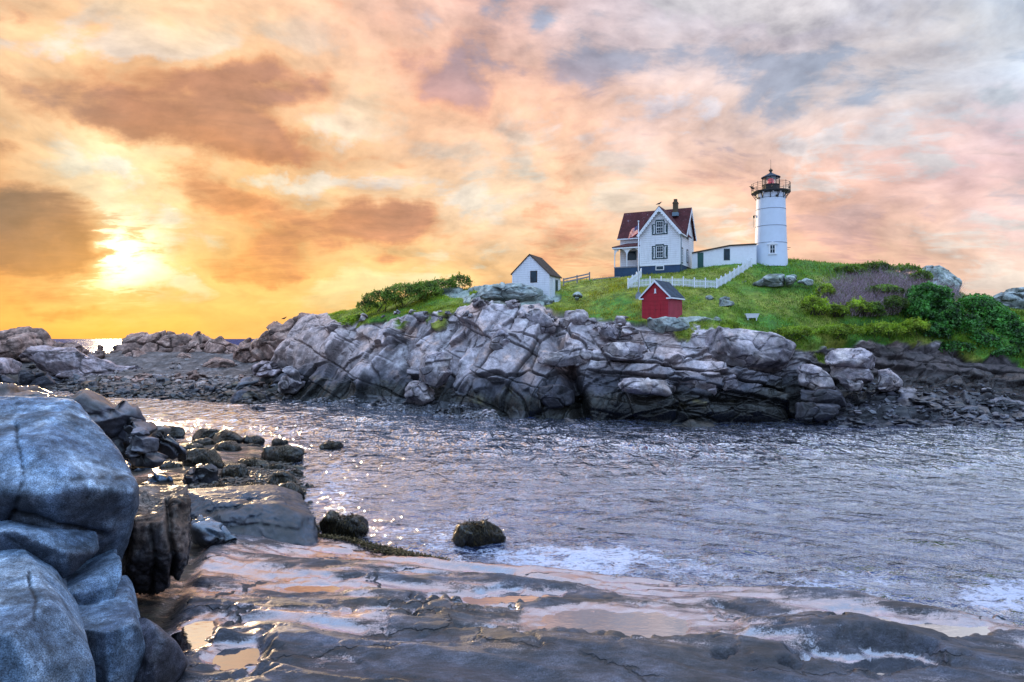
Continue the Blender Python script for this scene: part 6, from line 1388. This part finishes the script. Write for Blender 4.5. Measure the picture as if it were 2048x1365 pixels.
def bush(name, lobes, n, size, m, lab, cat='shrub', group=None, seed=0, spiky=0, dens=1, core=True, tone=1., stems=6):
    """lobes: (px,py,depth,rx,ry,rz) in photo pixels for rx,rz and metres for ry; leaves fill the outer shell of every lobe, in clumps"""
    rs = np.random.default_rng(seed+900); L = []
    for px, py, d, rxp, rym, rzp in lobes:
        if d == 0: oh = on_hill(px, py+rzp*.9, 4.9); d = oh[1]-.5*rym
        c = np.array(P(px, py, d)); L.append((c, np.array([rxp/F*d, rym, rzp/F*d])))
    base = L[0][0].copy(); base[2] = min(c[2]-r[2] for c, r in L); root = empty(name, tuple(base)); tag(root, lab, cat, group)
    vol = np.array([r[0]*r[2] for _, r in L]); ni = (n*vol/vol.sum()).astype(int); Pt = []; Nn_ = []
    for (c, r), k in zip(L, ni):
        u = rs.normal(size=(k, 3)); u[:, 2] = np.where(u[:, 2] < -.35, -u[:, 2], u[:, 2]); u /= np.linalg.norm(u, axis=1, keepdims=True)
        lump = 1+.16*fbm(u*2.2+seed+c, 1., 3, .5, 31)+.14*fbm(u*5+seed, 1., 2, .5, 33); rr = lump*np.clip(1-np.abs(rs.normal(size=k))*.16, .3, 1.05)
        Pt.append(c+u*r*rr[:, None]); Nn_.append(u)
    Pt = np.concatenate(Pt); Nn_ = np.concatenate(Nn_)
    keep = fbm(Pt, 1.9/max(.6, size*4), 3, .5, 35) > -.30; Pt = Pt[keep]; Nn_ = Nn_[keep]
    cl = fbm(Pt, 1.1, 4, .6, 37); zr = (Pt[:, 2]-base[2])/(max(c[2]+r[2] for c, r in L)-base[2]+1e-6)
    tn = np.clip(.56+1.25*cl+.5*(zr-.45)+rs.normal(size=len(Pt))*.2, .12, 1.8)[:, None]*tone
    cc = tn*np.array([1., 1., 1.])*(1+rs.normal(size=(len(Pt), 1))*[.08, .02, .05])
    if spiky:
        pp = []
        for c, r in L:
            for j in range(int(24*spiky)):
                u = np.array([rs.uniform(-1, 1), rs.uniform(-.6, .4), 1]); tip = c+np.array([u[0]*r[0]*.9, u[1]*r[1], r[2]*math.sqrt(max(.05, 1-.8*u[0]**2))*rs.uniform(1.0, 1.38)])
                for t in np.linspace(.0, 1, 9): pp.append(tip-np.array([0, 0, 1])*(1-t)*r[2]*.5+rs.normal(size=3)*.04)
        pp = np.array(pp); Pt = np.concatenate([Pt, pp]); Nn_ = np.concatenate([Nn_, rs.normal(size=pp.shape)]); cc = np.concatenate([cc, np.full(pp.shape, 1.0)*tone])
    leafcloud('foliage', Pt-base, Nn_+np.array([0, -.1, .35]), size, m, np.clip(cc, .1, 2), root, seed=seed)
    q_ = MB()
    for c, r in L:
        for j in range(stems):
            u = rs.normal(size=3); u[2] = abs(u[2])+.4; u /= np.linalg.norm(u); a = c-base; a0 = np.array([a[0]+rs.uniform(-.3, .3)*r[0], a[1], a[2]-r[2]*.95]); a1 = a+u*r*(.95+spiky*rs.uniform(.1, .5)); mid = (a0+a1)/2+rs.normal(size=3)*.12*r
            q_.tube([tuple(a0), tuple(mid), tuple(a1)], [.05, .03, .01], 5)
    part(q_, 'branch', M['bark'], root)
    return root
bush('bush', [(765,603,103,42,2.2,22),(808,594,103,46,2.6,26),(850,588,104,40,2.6,24),(735,614,103,24,1.8,12)], 13000, .125, M['leaf_bush'], 'broad dark green bush on the skyline above the left end of the cliff', seed=1, spiky=.5)
bush('bush', [(885,576,106,32,2.0,17),(920,568,106,26,2.0,17),(858,578,106,20,2,14)], 6500, .12, M['leaf_bush'], 'low bush with pointed tips left of the ledges by the white shed', seed=2, spiky=1.0)
bush('bush', [(718,638,103.5,26,1.4,9),(700,648,103.5,18,1.2,8)], 2600, .11, M['leaf_yel'], 'bright green plants spilling over the left end of the cliff', seed=3, spiky=.4)
bush('ivy_mound', [(1855,608,90,46,3.0,42),(1828,630,88.5,26,2.4,34),(1885,640,88,36,2.6,44),(1862,668,87,40,2.2,26)], 15000, .19, M['leaf_ivy'], 'tallest rounded mound of glossy green creeper beside the dry brush', 'shrub', seed=4, stems=4)
bush('ivy_mound', [(1955,625,92,44,3.0,36),(1985,650,90,46,3.0,40),(1930,662,88,36,2.5,36),(2020,672,88,40,2.6,36),(1965,690,86.5,40,2.0,24),(2055,690,86,40,2.5,32),(1910,698,85.5,34,1.8,16),(2010,706,85.5,40,1.8,16)], 19000, .19, M['leaf_ivy'], 'long green creeper mound sloping down to the right edge', 'shrub', seed=5, stems=4)
bush('shrub', [(1752,582,91,24,1.4,11),(1785,584,91,24,1.4,11),(1770,578,91.5,26,1.3,9)], 4200, .10, M['leaf_bush'], 'flat topped olive shrub on bare stems beside the tallest creeper mound', seed=6, stems=10, tone=1.1)
bush('shrub', [(1790,612,0,26,1.4,20)], 2400, .12, M['leaf_bush'], 'dark hollow shrub under the flat topped one', seed=7, tone=.6)
YS = [(1628,612,28,20,'yellow green shrub nearest the lawn at the left edge of the dry brush'),(1672,622,24,13,'small yellow green shrub second from the left under the dry brush'),(1716,616,26,17,'pale yellow green shrub below the middle of the dry brush'),(1745,620,22,15,'mid green shrub right of the pale yellow green one'),(1650,585,20,14,'loose pale green shrub on the slope above the leftmost yellow one')]
for i, (cx, cy, a, b_, lab) in enumerate(YS): bush('shrub', [(cx, cy, 0, a, 1.3, b_), (cx+a*.5, cy+b_*.4, 0, a*.6, 1.0, b_*.55)], 2300, .11, M['leaf_yel'] if i != 3 else M['leaf_bush'], lab, seed=20+i, spiky=.5, tone=1.0)
for i, (cx, cy, a, b_, lab) in enumerate(((1700,540,30,9,'spiky shrub on the crest left of the skyline shrubs'),(1752,536,34,11,'tall spiky shrub on the middle of the crest'),(1810,540,30,10,'dark spiky shrub on the crest beside the big outcrop'),(1842,556,20,14,'shrub growing against the left side of the big outcrop'))):
    bush('shrub', [(cx, cy, 0, a, 1.5, b_), (cx+a*.4, cy+3, 0, a*.6, 1.2, b_*.8)], 2300, .12, M['leaf_bush'], lab, seed=30+i, spiky=1.0)
for i, (cx, cy, a, b_, lab) in enumerate(((1590,668,46,14,'shaggy grass tussock hanging over the brow right of the cliff'),(1680,664,50,15,'shaggy grass tussock in the middle of the bluff edge'),(1765,662,50,17,'bright shaggy tussock under the tallest creeper mound'),(1830,655,28,16,'green tussock squeezed against the creeper mound'))):
    bush('tussock', [(cx, cy, 0, a, 1.5, b_)], 4200, .10, M['leaf_yel'], lab, 'grass tussock', seed=40+i, spiky=.8, tone=.8, stems=2)
# dry thicket
rs = np.random.default_rng(77); V_ = []; Fc = []; n = 0
pg = [(1640,592),(1652,565),(1700,552),(1760,546),(1850,549),(1905,572),(1925,596),(1880,600),(1820,598),(1790,622),(1740,628),(1660,622),(1638,606)]
T_ = MB(); tries = 0; cnt = 0; base = Vector(P(1740, 615, 92))
def inpoly(x, y, pl):
    c = False
    for (xa, ya), (xb, yb) in zip(pl, pl[1:]+pl[:1]):
        if (ya > y) != (yb > y) and x < (xb-xa)*(y-ya)/(yb-ya)+xa: c = not c
    return c
segs = []
while cnt < 5200:
    px, py = rs.uniform(1636, 1928), rs.uniform(545, 628)
    if not inpoly(px, py, pg): continue
    p0 = np.array(on_hill(px, min(640, py+8))); cnt += 1; p0[1] -= rs.uniform(0, .7); L_ = rs.uniform(.5, 1.5); dr_ = np.array([rs.normal()*.45, rs.normal()*.3-.15, 1.]); 
    a = p0; 
    for k in range(3):
        b_ = a+dr_*L_/3; segs.append((a, b_, .020-.005*k)); dr_ = dr_+rs.normal(size=3)*[.42, .25, .15]; 
        if k and rs.random() < .6: segs.append((b_, b_+(dr_+rs.normal(size=3)*.7)*L_/4, .010))
        a = b_
A_ = np.array([s_[0] for s_ in segs]); B_ = np.array([s_[1] for s_ in segs]); r_ = np.array([s_[2] for s_ in segs])[:, None]
sd = np.cross(B_-A_, rs.normal(size=A_.shape)); sd /= np.linalg.norm(sd, axis=1, keepdims=True)+1e-9; s2 = np.cross(B_-A_, sd); s2 /= np.linalg.norm(s2, axis=1, keepdims=True)+1e-9
off = [sd, -.5*sd+.87*s2, -.5*sd-.87*s2]; VV = np.stack([A_+o_*r_ for o_ in off]+[B_+o_*r_*.6 for o_ in off], 1).reshape(-1, 3); i = np.arange(len(A_))*6
Fq = np.concatenate([np.stack([i+a, i+(a+1) % 3, i+3+(a+1) % 3, i+3+a], 1) for a in range(3)])
m, g, out = mat('dry_twigs'); cA = g.attr('col', 'Color'); b = pbsdf(g, cA, .85, None, .2); g.l.new(b.outputs[0], out.inputs[0])
tc_ = np.array([.46, .33, .40])*rs.uniform(.35, 1.35, (len(A_), 1)); brn = rs.random((len(A_), 1)) < .25; tc_ = np.where(brn, np.array([.22, .15, .10]), tc_)
o_ = np_mesh('dry_brush', VV, Fq, m, np.repeat(tc_, 6, 0)); tag(o_, 'thicket of bare mauve grey twigs on the slope below the crest', 'brush', None, 'stuff')
# grass
G3 = P2.reshape(NU, NV, 3); TU = turf.reshape(NU, NV); n = 210000
ii = rs.integers(0, NU-1, n); j0 = int(np.searchsorted(tv, 4.7)); j1 = int(np.searchsorted(tv, 8.6)); jj = rs.integers(j0, j1, n); f_ = rs.random((n, 2))
pt = G3[ii, jj]*(1-f_[:, :1])+G3[ii+1, jj]*f_[:, :1]; pt = pt*(1-f_[:, 1:])+(G3[ii, jj+1])*f_[:, 1:]
ok = (TU[ii, jj] > .6) & (UP[ii] < 2100); thick = fbm(pt, .35, 4, .6, 800); ok &= (thick+rs.normal(size=n)*.25) > -.18; pt = pt[ok]; thick = thick[ok]; n = len(pt); pxs2 = UP[ii][ok]
h_ = (.14+.24*sst(-.1, .5, thick)+.10*sst(1500, 1600, pxs2))*rs.uniform(.5, 1.4, n); wd_ = rs.uniform(.018, .05, n)
a = rs.uniform(0, np.pi, n); sd = np.stack([np.cos(a), np.sin(a), 0*a], 1)*wd_[:, None]; tip = np.stack([rs.normal(size=n)*.35*h_, rs.normal(size=n)*.35*h_, h_], 1)
VV = np.stack([pt-sd, pt+sd, pt+tip], 1).reshape(-1, 3); i = np.arange(n)*3
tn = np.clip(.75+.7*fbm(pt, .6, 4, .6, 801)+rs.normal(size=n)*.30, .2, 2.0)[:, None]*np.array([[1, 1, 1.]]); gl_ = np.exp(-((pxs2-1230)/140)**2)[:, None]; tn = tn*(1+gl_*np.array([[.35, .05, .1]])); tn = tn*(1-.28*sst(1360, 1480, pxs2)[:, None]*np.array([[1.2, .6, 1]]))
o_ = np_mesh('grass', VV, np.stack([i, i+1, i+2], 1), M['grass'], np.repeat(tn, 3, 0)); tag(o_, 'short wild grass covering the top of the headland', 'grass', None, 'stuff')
# low weeds dotted over the slope
n = 9000; px = rs.uniform(1360, 1700, n); ii = np.clip(np.searchsorted(UP, px), 0, NU-2); jj = rs.integers(int(np.searchsorted(tv, 6.2)), int(np.searchsorted(tv, 8.2)), n)
pt = G3[ii, jj]+rs.normal(size=(n, 3))*[.1, .1, .0]; ok = (fbm(pt, .55, 4, .6, 805) > .02) & (TU[ii, jj] > .7); pt = pt[ok]; n = len(pt); pt[:, 2] += rs.uniform(.02, .22, n)
o_ = leafcloud('weeds', pt, np.tile(np.array([[0, -.2, 1.]]), (n, 1)), .085, M['leaf_bush'], np.clip(rs.uniform(.5, 1.7, (n, 1)), .2, 2)*np.array([[1, 1, 1.]]), None, seed=9); tag(o_, 'low leafy weeds on the slope below the lighthouse', 'weeds', None, 'stuff')
